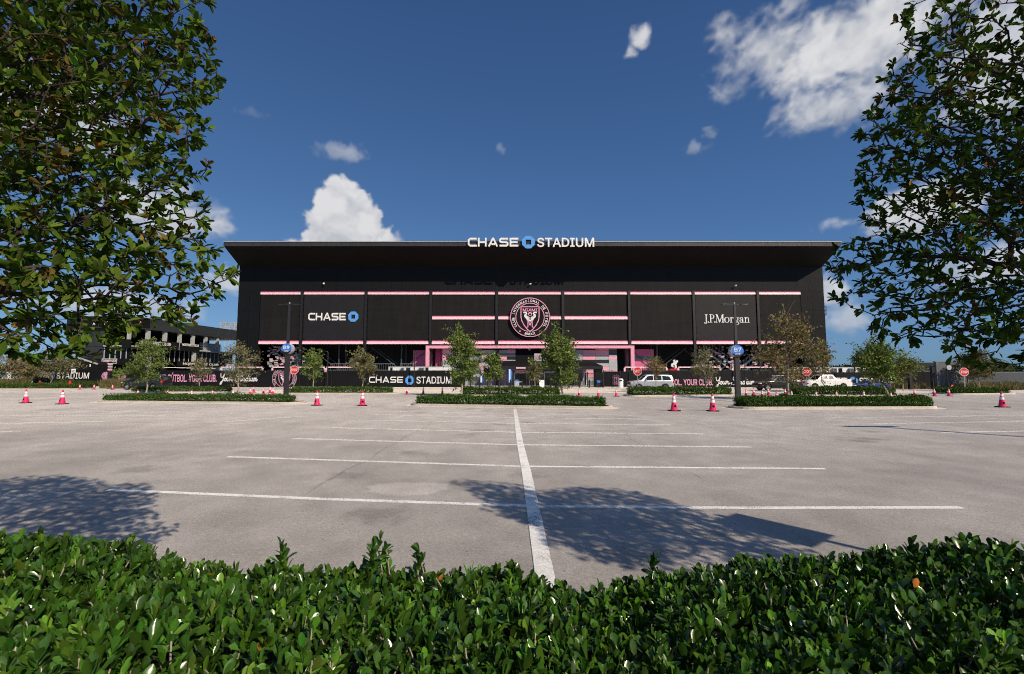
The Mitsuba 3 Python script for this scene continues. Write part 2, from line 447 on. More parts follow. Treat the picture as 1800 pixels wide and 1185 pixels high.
def hedge_strip(key, poly, height, n, seed, leaf=.075, tone=(.045, .095, .020)):
    """A clipped low hedge over a ground polygon: leaves near its upper and side surfaces and stems within."""
    r = np.random.default_rng(seed)
    x0, y0, x1, y1 = poly.bounds
    pts = []
    import shapely
    while sum(map(len, pts)) < n:
        q = np.c_[r.uniform(x0, x1, n), r.uniform(y0, y1, n)]
        pts.append(q[shapely.contains_xy(poly, q[:, 0], q[:, 1])])
    q = np.vstack(pts)[:n]
    edge = shapely.distance(shapely.points(q), poly.exterior)
    top = height * (.52 + .80 * meshkit.fbm(np.c_[q * 1.5, q[:, :1] * 0 + seed], 3)) * (.74 + .26 * np.clip(edge / .28, 0, 1) ** .5)
    side = r.random(n) < .55
    # pull a share of the leaves to the rim so that the side faces are leafy down to the kerb
    c = np.array([(x0 + x1) / 2, (y0 + y1) / 2])
    m = len(q)
    rim = np.array([[g.x, g.y] for g in (poly.exterior.interpolate(t) for t in r.uniform(0, poly.exterior.length, side.sum()))])
    q[side] = rim + r.normal(0, .05, rim.shape)
    z = np.where(side, top * (.04 + .96 * r.uniform(0, 1.0, m) ** 1.25), top * (1 - .28 * r.random(m) ** 2))
    pos = np.c_[q, z]
    out = np.c_[q - c, np.zeros(m)]
    out[:, 0] *= (y1 - y0) / max(x1 - x0, .1)
    out /= np.linalg.norm(out, axis=1, keepdims=True) + 1e-6
    d = r.normal(0, .55, (m, 3)) + np.where(side[:, None], out * .6, 0) + [0, 0, .75]
    R = frames(d, r.normal(0, .6, (m, 3)) + [0, 0, 1] + out * .4)
    v = np.exp(r.normal(0, .28, (m, 1)))
    col = np.array(tone) * v * (1 + r.normal(0, .12, (m, 3)))
    pale = r.random(m) < .08
    col[pale] = np.array([.12, .17, .035]) * v[pale]
    mesh, cv = leaves_mesh((LEAF2_V, LEAF2_F), pos, R, leaf * r.uniform(.8, 1.5, m), np.clip(col, .004, .6))
    part(key, 'foliage', mesh, 'far_leaf', kind='stuff', color=cv)
    st = MB()
    for k in range(max(8, int(poly.area * 3))):
        b = q[r.integers(m)]
        st.tube([[b[0], b[1], 0], [b[0] + r.normal(0, .05), b[1] + r.normal(0, .05), height * .7]], .008, 4, False)
    part(key, 'stems', st, 'oak_bark', kind='stuff')


def island(front, back, nose=.45):
    """Kerbed planting island between two ground lines given left to right; returns the planted area."""
    poly = Polygon([*front, *back[::-1]]).buffer(-nose).buffer(nose, quad_segs=6)
    k = structure('kerb_island', 'concrete kerbed planting island in the car park', 'kerb')
    inner = poly.buffer(-.16)
    ring = poly.difference(inner)
    bev = MB().slab(ring, -.05, .165).slab(poly.buffer(-.02).difference(poly.buffer(-.14)), .115, .012)
    part(k, 'kerb', bev, 'concrete_material')
    part(k, 'soil', MB().slab(inner, -.03, .12), 'soil_material')
    part(k, 'gutter', MB().slab(poly.buffer(.38, quad_segs=4).difference(poly), -.02, .026), 'concrete_material')
    return inner


# (left px, right px, front kerb y at left, at right, depth in metres, planted part from, to (px), hedge height, label)
ISL = [(160, 522, 707.5, 711, 2.1, 178, 492, .52, 'low clipped hedge on the kerbed island at left, in front of the leafy young tree', 9500),
       (718, 1084, 713.5, 719.5, 2.1, 733, 1066, .56, 'low clipped hedge on the central kerbed island at the end of the long white stripe', 11500),
       (1302, 1662, 720, 718.5, 2.1, 1322, 1652, .60, 'low clipped hedge on the kerbed island at right, around the wispy brown tree', 12500),
       (215, 392, 690.5, 690.5, 2.6, 228, 386, .55, 'low hedge strip beside the parked black van', 3600),
       (495, 690, 693, 693, 2.6, 506, 679, .60, 'low hedge strip on the island behind the two cones left of centre', 4500),
       (800, 990, 696.5, 696.5, 2.6, 812, 983, .70, 'low hedge strip in front of the entrance gates', 4800),
       (1105, 1296, 697.5, 696, 2.6, 1116, 1288, .72, 'low hedge strip in front of the silver car', 4800),
       (1398, 1592, 696.5, 697, 2.6, 1410, 1580, .72, 'low hedge strip in front of the white pickup', 5200),
       (1680, 1792, 694, 693, 3.0, 1688, 1775, .55, 'low hedge at the foot of the rightmost stop sign', 3600),
       (-60, 116, 684.5, 684.5, 3.0, -50, 110, .75, 'long low hedge at the far left edge of the car park', 5200)]
PLANTED = []
for i, (xl, xr, yl, yr, dep, pl, pr, hh, lab, n) in enumerate(ISL):
    a, b = G(xl, yl)[:2], G(xr, yr)[:2]
    inner = island([a, b], [a + [0, dep], b + [0, dep]], .9)
    x0, x1 = G(pl, yl)[0], G(pr, yr)[0]
    area = inner.buffer(-.10).intersection(sbox(x0, -1, x1, 500))
    PLANTED.append(area)
    key = thing('low_hedge', lab, 'hedge', 'clipped hedges on the car park islands')
    hedge_strip(key, area, hh, int(n * 1.7), 40 + i, .085 if i < 3 else .13, (.050, .105, .022) if i < 3 else (.060, .115, .026))

# pavement with kerb along the fence
FY = 71.0                                            # the long banner fence stands here
sw = structure('pavement', 'pale concrete pavement at the foot of the black banner fence', 'pavement')
put(sw, MB().slab(Polygon([(-85, 71.5), (-33, 70.2), (-30, 64.5), (50, 64.5), (50, 74.5), (-85, 74.5)]), -.05, .19).slab(sbox(-29.9, 49.9, 64.05, 64.48), -.02, .03), 'concrete_material')

# ---------------------------------------------------------------- the stadium
WY = 92.0
S = thing('stadium', 'long black stadium stand with an upswept flat roof, dark screens and pink light strips', 'stadium')


def wx(px, py=600, Y=WY):
    return P(px, py, Y)[0]


def wz(py, px=900, Y=WY):
    return P(px, py, Y)[2]


XL, XR = wx(418, 540), wx(1449.5, 540)
ROOFY = 86.0
zt, zf, zs = wz(424.6, 900, ROOFY), wz(432.4, 900, ROOFY), wz(470.5)
XRL, XRR = P(393, 430, ROOFY)[0], P(1478.5, 430, ROOFY)[0]
# roof deck and soffit
part(S, 'roof', MB().hexa([[XRL, ROOFY + .12, zf + .1], [XRR, ROOFY + .12, zf + .1], [XRR, 118, zs + 1.2], [XRL, 118, zs + 1.2], [XRL, ROOFY + .12, zt - .08], [XRR, ROOFY + .12, zt - .08], [XRR, 118, zt - .6], [XRL, 118, zt - .6]]), 'dark_interior')
part(S, 'soffit', MB().hexa([[XRL, ROOFY + .10, zf], [XRR, ROOFY + .10, zf], [XR, WY + .5, zs], [XL, WY + .5, zs], [XRL, ROOFY + .10, zf + .08], [XRR, ROOFY + .10, zf + .08], [XR, WY + .5, zs + .08], [XL, WY + .5, zs + .08]]), 'soffit_material')
nf = 42
for k in range(nf):
    a, b = XRL + (XRR - XRL) * k / nf, XRL + (XRR - XRL) * (k + 1) / nf
    part(S, 'fascia_panel', MB().box(a + .012, b - .012, ROOFY - .02, ROOFY + .09, zf - .03, zt - .12), 'fascia_material')
part(S, 'roof_trim', MB().box(XRL - .05, XRR + .05, ROOFY - .10, ROOFY + .4, zt - .10, zt + .03), 'roof_edge_material')
# solid core behind the cladding, hollow below the strips
z1, zlo, zhi = wz(513), wz(605.5), wz(517.8)
XF0, XF1 = wx(456, 560), wx(1409, 560)
part(S, 'core', MB().box(XL, XR, WY + .06, WY + .6, zhi - .2, zs + .4).box(XL, XF0 - .05, WY + .06, WY + 1.2, 0, zhi - .2).box(XF1 + .05, XR, WY + .06, WY + 1.2, 0, zhi - .2)
     .box(XL, XL + .3, WY + .6, 118, 0, zs + 1).box(XR - .3, XR, WY + .6, 118, 0, zs + 1).box(XL, XR, 117.6, 118, 0, zs + 1), 'dark_interior')


def panels(x0, x1, za, zb, nx, nz):
    for i in range(nx):
        for j in range(nz):
            a, b = x0 + (x1 - x0) * i / nx, x0 + (x1 - x0) * (i + 1) / nx
            c, d = za + (zb - za) * j / nz, za + (zb - za) * (j + 1) / nz
            part(S, 'wall_panel', MB().box(a + .012, b - .012, WY, WY + .05, c + .012, d - .012), 'cladding_material')


panels(XL, XR, z1, zs + .3, 42, 2)
panels(XL, XF0 - .04, 0, z1, 2, 5)
panels(XF1 + .04, XR, 0, z1, 2, 5)
COLS = [530.5, 643, 757, 873, 989.5, 1106, 1219.5, 1332.5]
EDG = [456.5] + COLS + [1409]
for c in COLS:
    x = wx(c, 560)
    cb = MB().box(x - .24, x + .24, WY - .32, WY + .3, 0, z1 + .15)
    for k in range(9):
        z = zlo + (zhi - zlo) * (k + .5) / 9
        cb.box(x - .34, x - .24, WY - .2, WY + .1, z - .12, z + .12).box(x + .24, x + .34, WY - .2, WY + .1, z - .12, z + .12)
    part(S, 'column', cb, 'black_metal')
zm0, zm1 = wz(561.5), wz(555.5)
zl0, zl1 = wz(605), wz(599)


def light_strip(x0, x1, za, zb):
    k = part(S, 'light_strip', MB().hexa([[x0, WY - .16, za], [x1, WY - .16, za], [x1, WY + .05, za], [x0, WY + .05, za], [x0, WY - .10, zb - .16], [x1, WY - .10, zb - .16], [x1, WY + .05, zb - .16], [x0, WY + .05, zb - .16]]), 'pink_light')
    part(k, 'top_rail', MB().box(x0, x1, WY - .07, WY + .05, zb - .158, zb), 'pink_deep')  # deep pink puts the shaded upper slope of the strip into the colour


for i in range(9):
    g = .30 if i else .02
    x0, x1 = wx(EDG[i], 560) + g, wx(EDG[i + 1], 560) - (.30 if i < 8 else .02)
    light_strip(x0, x1, zhi, z1)
    light_strip(x0, x1, zl0, zl1)
    if 3 <= i <= 5:
        cx = wx(931.5, 558)
        if i == 4:
            light_strip(x0, cx - 3.95, zm0, zm1)
            light_strip(cx + 3.95, x1, zm0, zm1)
        else:
            light_strip(x0, x1, zm0, zm1)
        part(S, 'mesh_panel', MB().box(x0, x1, WY + .02, WY + .058, zm1 + .03, zhi - .03), 'mesh_panel_material')
        part(S, 'mesh_panel', MB().box(x0, x1, WY + .02, WY + .058, zl1 + .03, zm0 - .03), 'mesh_panel_material')
    else:
        banner = i in (1, 7)
        pn = m3.CrossSection([[(x0 + .1, zl1 + .12), (x1 - .1, zl1 + .12), (x1 - .1, zhi - .12), (x0 + .1, zhi - .12)]]).offset(-.5, m3.JoinType.Round, 2, 24).offset(.5, m3.JoinType.Round, 2, 24)
        part(S, 'screen', MB().plate(Polygon(pn.to_polygons()[0]), WY - .02, .08), 'banner_material' if banner else 'mesh_panel_material')
        part(S, 'screen_frame', MB().box(x0, x1, WY + .0, WY + .058, zl1, zhi), 'black_matt')

# open concourse under the screens
part(S, 'concourse_floor', MB().box(XL, XR, WY + 1, 117.5, .02, .25).box(XL, XF0, 88, WY + 1, .02, .1), 'dark_grey')
rk = MB()
for k in range(22):
    y, z = 97 + k * .92, 11.2 - k * .36
    rk.box(XL + .4, XR - .4, y, y + .80, z, z + .10).box(XL + .4, XR - .4, y + .70, y + .78, z - .3, z)
part(S, 'seating_deck', rk, 'black_metal')
for i in range(9):
    x0, x1 = wx(EDG[i]) + .3, wx(EDG[i + 1]) - .3
    xm = (x0 + x1) / 2
    if i in (3, 4, 5):
        continue
    for yy in (WY + 3.0, WY + 7.0):
        br = MB()
        br.beam([xm, yy, 0], [xm, yy, zl0 + 1], .22)
        br.beam([x0, yy, zl0 - .5], [xm, yy, 3.0], .13)
        br.beam([x1, yy, zl0 - .5], [xm, yy, 3.0], .13)
        br.beam([x0, yy, 3.0], [x1, yy, 3.0], .16)
        part(S, 'bracing', br, 'dark_grey')
sr = MB()
for sx, sd in ((EDG[0] + 2, 1), (EDG[8] + 30, -1), (EDG[7] + 30, 1)):
    for j in range(2):
        x0 = wx(sx) + j * 2.2
        a, b = np.array([x0, WY + 4 + j, 7.2]), np.array([x0 + sd * 6.2, WY + 4 + j, 2.6])
        sr.beam(a, b, .16, .3).beam(a + [0, 0, 1.0], b + [0, 0, 1.0], .07)
        for t in np.linspace(.03, .97, 11):
            q = a + (b - a) * t
            sr.beam(q, q + [0, 0, 1.0], .05).box(q[0] - .2, q[0] + .2, q[1], q[1] + 1.4, q[2] - .03, q[2] + .03)
part(S, 'stair', sr, 'light_grey')
rr = random.Random(5)
seats = [MB(), MB()]
for k in range(230):
    lo, hi = ((EDG[0] + 3, EDG[1] - 6) if k % 2 else (EDG[7] + 5, EDG[9] - 5))
    u = rr.random()
    x, z = wx(lo + (hi - lo) * u), rr.uniform(3.4, 7.6)
    seats[k % 3 == 0].box(x, x + rr.uniform(.2, .7), WY + 2.2, WY + 2.4, z, z + rr.uniform(.08, .32))
part(S, 'seat_backs', seats[0], 'column_grey', kind='stuff')
part(S, 'seat_backs', seats[1], 'pink_paint', kind='stuff')
hr = MB()
for a, b in ((1110, 1152), (700, 748), (644, 690), (575, 640)):
    xa, xb = wx(a), wx(b)
    hr.beam([xa, WY + 2, 4.2], [xb, WY + 2, 4.2], .09).beam([xa, WY + 2, 2.9], [xb, WY + 2, 2.9], .09)
    for x in np.arange(xa, xb, .42):
        hr.beam([x, WY + 2, 2.9], [x, WY + 2, 4.2], .035)
part(S, 'handrail', hr, 'mid_grey')
part(S, 'pink_wall', MB().box(wx(720), wx(747), WY + 3.4, WY + 3.6, 0, wz(614)), 'pink_deep')
pw = part(S, 'pink_wall', MB().box(wx(1117), wx(1158), WY + 3.4, WY + 3.6, 0, wz(612)), 'pink_deep')
part(pw, 'teal_band', MB().box(wx(1117), wx(1158), WY + 3.33, WY + 3.39, wz(628.5), wz(625)), 'teal_paint')
part(pw, 'grey_band', MB().box(wx(1117), wx(1158), WY + 3.33, WY + 3.39, wz(632), wz(629)), 'mid_grey')
# pink portal round the entrance
PYF = 90.9
pz0, pz1 = wz(612.2, 900, PYF), wz(607.6, 900, PYF)
jl0, jl1, jr0, jr1 = (wx(c, 610, PYF) for c in (748.5, 754, 1109, 1115))
po = part(S, 'portal', MB().box(jl0, jr1, PYF, WY + 1.5, pz0, pz1).box(jl0, jl1, PYF, WY + 4.0, 0, pz0).box(jr0, jr1, PYF, WY + 4.0, 0, pz0), 'pink_paint', label='pink portal frame around the entrance')
cu = MB()
for k in range(7):
    x = wx(764 + 1.7 * k)
    cu.tube([[x, WY + 2.2 + .12 * (k % 2), pz0], [x + .05, WY + 2.1 + .12 * (k % 2), 0]], .16, 6)
part(po, 'curtain', cu, 'pink_deep')
CY2 = 92.3
cl0, cl1 = wx(777.5, 640, CY2), wx(1085, 640, CY2)
part(S, 'entrance_wall', MB().box(cl0, cl1, CY2 + .05, CY2 + .4, 0, pz0 + .3), 'mid_grey')
xs = [777.5, 800, 823, 846, 870, 891, 906, 930.5, 955, 978, 1001, 1024, 1047, 1070.5, 1085]
ys = [612, 615.4, 621.2, 624.4, 627, 632.6, 638.5, 644.5, 651, 657, 663, 670, 677, 686]
tone = {'k': 'black_metal', 'p': 'pink_paint', 'd': 'pink_deep', 'l': 'light_grey', 'm': 'mid_grey', 'g': 'dark_grey'}
pal = 'llmmpglmplmlpkgl'
fixed = {11: 'kddgpkklpplml', 12: 'dddglklpllmll', 13: 'mgglplllpllml', 4: 'klmgppmllplpm', 5: 'mpmgklllmlplm', 8: 'kmpgllllmpllp'}
rc = random.Random(12)
for i in range(14):
    for j in range(13):
        if 6 <= i <= 7 and j < 6:
            continue
        t = tone[fixed[i][j] if i in fixed else rc.choice(pal)]
        if t == 'pink_deep':
            t = 'pink_paint'
        part(S, 'facade_tile', MB().box(wx(xs[i], 640, CY2) + .02, wx(xs[i + 1], 640, CY2) - .02, CY2, CY2 + .045, wz(ys[j + 1], 900, CY2) + .012, wz(ys[j], 900, CY2) - .012), t)
ow = part(S, 'window_opening', MB().box(wx(906, 640, CY2), wx(955, 640, CY2), CY2 + .01, CY2 + .046, wz(638, 900, CY2), wz(612, 900, CY2)), 'black_matt')
part(ow, 'lamp', MB().box(wx(929.5, 640, CY2), wx(932.5, 640, CY2), CY2 - .1, CY2, wz(616, 900, CY2), wz(613, 900, CY2)), 'white_paint')
part(S, 'entrance_post', MB().box(wx(870.5, 640, CY2), wx(876.5, 640, CY2), CY2 - .7, CY2 - .02, 0, pz0), 'black_matt')
# sloping black awning over the doors
az0, az1 = wz(645.5, 900, 87.5), wz(634.5, 900, CY2)
ax0, ax1 = wx(868, 640, 90), wx(1040, 640, 90)
aw = part(S, 'awning', MB().hexa([[ax0 - .6, 87.4, az0], [ax1 + 1.6, 87.4, az0], [ax1, CY2 - .05, az1 - .35], [ax0, CY2 - .05, az1 - .35], [ax0 - .6, 87.4, az0 + .25], [ax1 + 1.6, 87.4, az0 + .25], [ax1, CY2 - .05, az1], [ax0, CY2 - .05, az1]]), 'black_matt')
part(aw, 'valance', MB().box(ax0 - .6, ax1 + 1.6, 87.32, 87.39, az0 - .45, az0 + .2), 'black_metal')
for px in (880, 925, 968, 1016, 1044):
    part(S, 'awning_post', MB().box(wx(px, 640, 87.6) - .08, wx(px, 640, 87.6) + .08, 87.5, 87.66, 0, az0), 'black_metal')
# doors under the awning
for a, b, c in ((905, 930, 656.5), (958, 975, 655), (1028, 1030, 656), (999, 1009, 657)):
    dk = part(S, 'door', MB().box(wx(a, 660, 91), wx(b, 660, 91), 91.0, 91.1, .1, wz(c, 900, 91)), 'glass_dark')
    part(dk, 'frame', MB().box(wx(a, 660, 91) - .14, wx(a, 660, 91), 90.9, 91.1, .1, wz(c, 900, 91)).box(wx(b, 660, 91), wx(b, 660, 91) + .14, 90.9, 91.1, .1, wz(c, 900, 91)).box(wx(a, 660, 91) - .14, wx(b, 660, 91) + .14, 90.88, 91.1, wz(c, 900, 91), wz(c, 900, 91) + .2), 'white_paint')
part(S, 'pink_sign_band', MB().box(wx(905, 650, 90), wx(929, 650, 90), 89.8, 89.95, wz(654.8, 900, 90), wz(649.5, 900, 90)), 'pink_paint')
part(S, 'pink_sign_band', MB().box(wx(907, 650, 87.2), wx(924, 650, 87.2), 87.0, 87.15, wz(648, 900, 87.2), wz(645.8, 900, 87.2)), 'pink_light')
# small floodlights on the upper wall
for px, py in ((571, 499.5), (932, 500), (1291, 503)):
    q = P(px, py, WY)
    f = part(S, 'floodlight', MB().lathe([(.0, -.16), (.17, -.12), (.2, .0), (.17, .12), (0, .16)], (q[0], WY - .55, q[2]), 10), 'white_paint', True)
    part(f, 'bracket', MB().beam([q[0], WY - .42, q[2] - .05], [q[0], WY, q[2] - .35], .09), 'black_metal')
# service platform and ladder on the right flank
q0 = wx(1452, 545)
pf = MB().box(XR, XR + .7, WY + .5, WY + 2.2, wz(552), wz(551))
for z in (wz(545), wz(538)):
    pf.beam([XR + .68, WY + .5, z], [XR + .68, WY + 2.2, z], .06).beam([XR, WY + .52, z], [XR + .68, WY + .52, z], .06)
for x in (XR + .25, XR + .45, XR + .68):
    pf.beam([x, WY + .52, wz(552)], [x, WY + .52, wz(538)], .05)
pf.beam([XR, WY + .6, wz(558)], [XR + .68, WY + .6, wz(552)], .07)
part(S, 'service_platform', pf, 'black_metal')
ld = MB()
for x in (XR + .12, XR + .52):
    ld.beam([x, WY + 1.2, 2], [x, WY + 1.2, wz(585)], .07)
for z in np.arange(2, wz(585), .35):
    ld.beam([XR + .12, WY + 1.2, z], [XR + .52, WY + 1.2, z], .04)
part(S, 'ladder', ld, 'column_grey')
# ---------------------------------------------------------------- lettering


def text_geom(text, bold=False):
    m = meshkit.text_mesh(text, 1.0, .1, bold)
    tri = m.triangles[m.face_normals[:, 2] > .9][:, :, :2]
    return union_all([Polygon(t).buffer(1e-4) for t in tri]).simplify(.004)


def fit(g, x0, x1, z0, z1):
    a, b, c, d = g.bounds
    g = affinity.translate(g, -a, -b)
    g = affinity.scale(g, (x1 - x0) / (c - a), (z1 - z0) / (d - b), origin=(0, 0))
    return affinity.translate(g, x0, z0)


def stroke(lines, w, cap='flat', join='mitre'):
    return union_all([LineString(p).buffer(w / 2, cap_style=cap, join_style=join) for p in lines])


def wide_chase():
    w = .20
    out, x = [], 0
    for L in ([[(1.12, .90), (.30, .90), (.10, .74), (.10, .26), (.30, .10), (1.12, .10)]],
              [[(.10, 0), (.10, 1)], [(1.0, 0), (1.0, 1)], [(.1, .5), (1.0, .5)]],
              [[(.12, 0), (.62, .92), (.70, .92), (1.2, 0)], [(.45, .28), (.9, .28)]],
              [[(1.12, .90), (.24, .90), (.10, .80), (.10, .60), (.24, .52), (.92, .50), (1.06, .42), (1.06, .20), (.92, .10), (.04, .10)]],
              [[(1.1, .90), (.10, .90), (.10, .10), (1.1, .10)], [(.1, .5), (1.02, .5)]]):
        g = stroke(L, w)
        out.append(affinity.translate(g, x, 0))
        x += g.bounds[2] + .17
    return union_all(out)


def octagon_emblem():
    """Four wedge pieces round a square hole."""
    c, s = 1.0, .44
    p = Polygon([(-s, .36), (-s, c), (s, c), (c, s), (c, .36)]) if False else Polygon([(-.42, 1), (.40, 1), (1, .40), (1, .36), (-.42, .36)])
    p = p.difference(sbox(.36, -2, 2, .36))
    return union_all([affinity.rotate(p, -90 * k, origin=(0, 0)).buffer(-.03, join_style='mitre') for k in range(4)])


def serif_name():
    """J.P.Morgan in roman letters with slab serifs."""
    def bx(*q):
        return sbox(*q)

    def ring(cx, cy, rx, ry, tx, ty):
        return affinity.scale(Point(cx, cy).buffer(1, 24), rx, ry).difference(affinity.scale(Point(cx, cy).buffer(1, 24), rx - tx, ry - ty))
    J = union_all([bx(.16, .1, .30, 1), bx(.04, .94, .42, 1), ring(.12, .05, .18, .22, .11, .06).intersection(bx(-.1, -.2, .30, .06)), Point(-.01, -.02).buffer(.075)])
    P_ = union_all([bx(.1, 0, .24, 1), bx(0, 0, .36, .06), bx(0, .94, .3, 1), ring(.36, .73, .30, .27, .14, .06).intersection(bx(.30, .4, 1, 1.05)), bx(.2, .94, .37, 1), bx(.2, .46, .37, .52)])
    M = union_all([bx(.08, 0, .13, 1), bx(.86, 0, 1.0, 1), bx(0, 0, .24, .06), bx(.76, 0, 1.1, .06), bx(-.02, .94, .2, 1), bx(.86, .94, 1.1, 1), Polygon([(.08, 1), (.24, 1), (.56, .12), (.46, .0)]), Polygon([(.84, 1), (.92, 1), (.54, 0), (.46, 0)])])
    o = ring(.34, .33, .34, .35, .13, .05)
    r = union_all([bx(.1, 0, .23, .66), bx(0, 0, .36, .06), bx(0, .60, .2, .66), ring(.36, .40, .22, .26, .06, .09).intersection(bx(.2, .48, .6, .7)), Point(.47, .55).buffer(.085)])
    g = union_all([ring(.28, .44, .27, .24, .11, .05), ring(.30, -.10, .33, .16, .07, .06), bx(.2, .06, .5, .13), bx(.42, .56, .64, .63)])
    a = union_all([bx(.36, 0, .49, .48), ring(.28, .46, .21, .22, .07, .07).intersection(bx(0, .46, .49, .8)), ring(.24, .18, .22, .2, .11, .05), bx(.45, 0, .58, .06), Point(.11, .5).buffer(.07)])
    n_ = union_all([bx(.1, 0, .23, .66), bx(.49, 0, .62, .5), bx(0, 0, .32, .06), bx(.4, 0, .72, .06), bx(0, .60, .2, .66), ring(.40, .46, .22, .21, .12, .07).intersection(bx(.18, .46, .62, .8))])
    dot = Point(.06, .07).buffer(.085)
    out, x = [], 0
    for gl, adv in ((J, .42), (dot, .2), (P_, .64), (dot, .2), (M, 1.12), (o, .74), (r, .58), (g, .66), (a, .64), (n_, .7)):
        out.append(affinity.translate(gl, x, 0))
        x += adv
    return union_all(out)


def spline(pts, n=8):
    p = np.array(pts, float)
    p = np.vstack([2 * p[0] - p[1], p, 2 * p[-1] - p[-2]])
    out = []
    for i in range(1, len(p) - 2):
        for t in np.linspace(0, 1, n, endpoint=False):
            a, b, c, d = p[i - 1:i + 3]
            out.append(.5 * (2 * b + (c - a) * t + (2 * a - 5 * b + 4 * c - d) * t * t + (3 * b - a - 3 * c + d) * t ** 3))
    return np.vstack(out + [p[-2:-1]])


def script_words():
    """'Your Stadium' in brush script."""
    S_ = [[(0, 1.0), (.05, .62), (.22, .5), (.42, .62), (.62, 1.02), (.42, .3), (.2, -.25), (.0, -.42), (-.06, -.3), (.1, -.08), (.5, .14)],
          [(.78, .42), (.62, .3), (.64, .1), (.82, .04), (.94, .2), (.88, .4), (.78, .44), (.86, .32), (1.08, .38)],
          [(1.1, .44), (1.06, .14), (1.18, .04), (1.34, .2), (1.42, .44), (1.38, .14), (1.48, .04), (1.62, .24)],
          [(1.6, .2), (1.68, .48), (1.74, .36), (1.9, .42), (1.86, .12), (1.98, .04), (2.14, .2)],
          [(3.1, .92), (2.95, 1.04), (2.74, .96), (2.66, .72), (2.84, .56), (3.04, .44), (3.06, .16), (2.8, -.02), (2.5, .0), (2.36, .16), (2.5, .26)],
          [(3.5, .86), (3.34, .2), (3.42, .04), (3.58, .18)], [(3.28, .62), (3.66, .66)],
          [(3.96, .4), (3.78, .42), (3.66, .18), (3.78, .04), (3.94, .2), (4.0, .42), (3.96, .12), (4.06, .04), (4.18, .2)],
          [(4.5, .4), (4.32, .42), (4.2, .18), (4.32, .04), (4.48, .2), (4.7, .98), (4.54, .2), (4.62, .04), (4.76, .2)],
          [(4.86, .44), (4.8, .12), (4.9, .04), (5.02, .2)], [(4.9, .66), (4.92, .68)],
          [(5.08, .44), (5.04, .14), (5.14, .04), (5.3, .2), (5.38, .44), (5.34, .14), (5.44, .04), (5.56, .22)],
          [(5.6, .44), (5.52, .02), (5.62, .34), (5.76, .42), (5.74, .04), (5.84, .34), (5.98, .42), (5.94, .1), (6.06, .04), (6.2, .22)]]
    return union_all([LineString(spline(q)).buffer(.062) for q in S_])


_text = {}


def txt(s, bold=True):
    if (s, bold) not in _text:
        _text[(s, bold)] = text_geom(s, bold)
    return _text[(s, bold)]


CHASE, OCT, SERIF, SCRIPT = wide_chase(), octagon_emblem(), serif_name(), script_words()


def crest_geoms():
    """The round club crest of radius 1: pink and white shapes."""
    def circ(r):
        return Point(0, 0).buffer(r, 48)
    pink, white, birds = [], [], []
    pink.append(circ(1.0).difference(circ(.962)))
    sh = Polygon([(-.48, .56), (.48, .56), (.48, .02), (.44, -.18), (.32, -.42), (.14, -.64), (0, -.75), (-.14, -.64), (-.32, -.42), (-.44, -.18), (-.48, .02)])
    pink.append(circ(.735).difference(circ(.70)).difference(sh.buffer(.03)))
    pink.append(sh.difference(sh.buffer(-.045)))
    pink.append(fit(txt('MIAMI'), -.37, .37, .30, .445))
    pink.append(Point(0, .17).buffer(.10, 16).difference(Point(0, .15).buffer(.055, 16)))
    for s in (-1, 1):
        birds.append(LineString([(s * .34, .24), (s * .20, .25), (s * .17, .18), (s * .27, .10), (s * .25, .03), (0, -.20)]).buffer(.034, cap_style='flat', join_style='round'))
        birds.append(Polygon([(s * .03, .0), (s * .20, .11), (s * .26, .07), (s * .015, -.19)]).difference(stroke([[(s * .02, -.06), (s * .22, .08)], [(s * .02, -.12), (s * .25, .05)]], .014)))
        pink.append(stroke([[(s * .18, -.09), (s * .02, -.32)], [(s * .11, -.19), (s * .11, -.49), (s * .17, -.51)]], .04))
        pink.append(affinity.rotate(sbox(s * .51 - .035, -.70 - .035, s * .51 + .035, -.70 + .035), 45))
    pink.append(Polygon([(-.06, -.36), (0, -.29), (.06, -.36), (0, -.43)]))
    ring_text = 'CLUB INTERNACIONAL DE FÚTBOL'
    a0, a1 = math.radians(212), math.radians(-32)
    for i, ch in enumerate(ring_text):
        if ch == ' ':
            continue
        t = a0 + (a1 - a0) * i / (len(ring_text) - 1)
        w = .038 if ch == 'I' else .098
        g = fit(txt(ch), -w / 2, w / 2, -.062, .062 + (.035 if ch == 'Ú' else 0))
        g = affinity.rotate(g, math.degrees(t) - 90, origin=(0, 0))
        white.append(affinity.translate(g, .845 * math.cos(t), .845 * math.sin(t)))
    for i, ch in enumerate('MMXX'):
        t = math.radians(270 + (i - 1.5) * 9.5)
        g = fit(txt(ch), -.055, .055, -.06, .06)
        g = affinity.rotate(g, math.degrees(t) + 90, origin=(0, 0))
        white.append(affinity.translate(g, .845 * math.cos(t), .845 * math.sin(t)))
    return union_all(pink), union_all(white + birds), union_all(white), union_all(birds)


CREST = crest_geoms()


def lettering(key, name, geom, y, depth, material, label=None):
    return part(key, name, MB().plate(geom, y, depth), material, label=label)


def boxpx(geom, x0, x1, yb, yt, Y):
    a, b = P(x0, yb, Y), P(x1, yt, Y)
    return fit(geom, a[0], b[0], a[2], b[2])


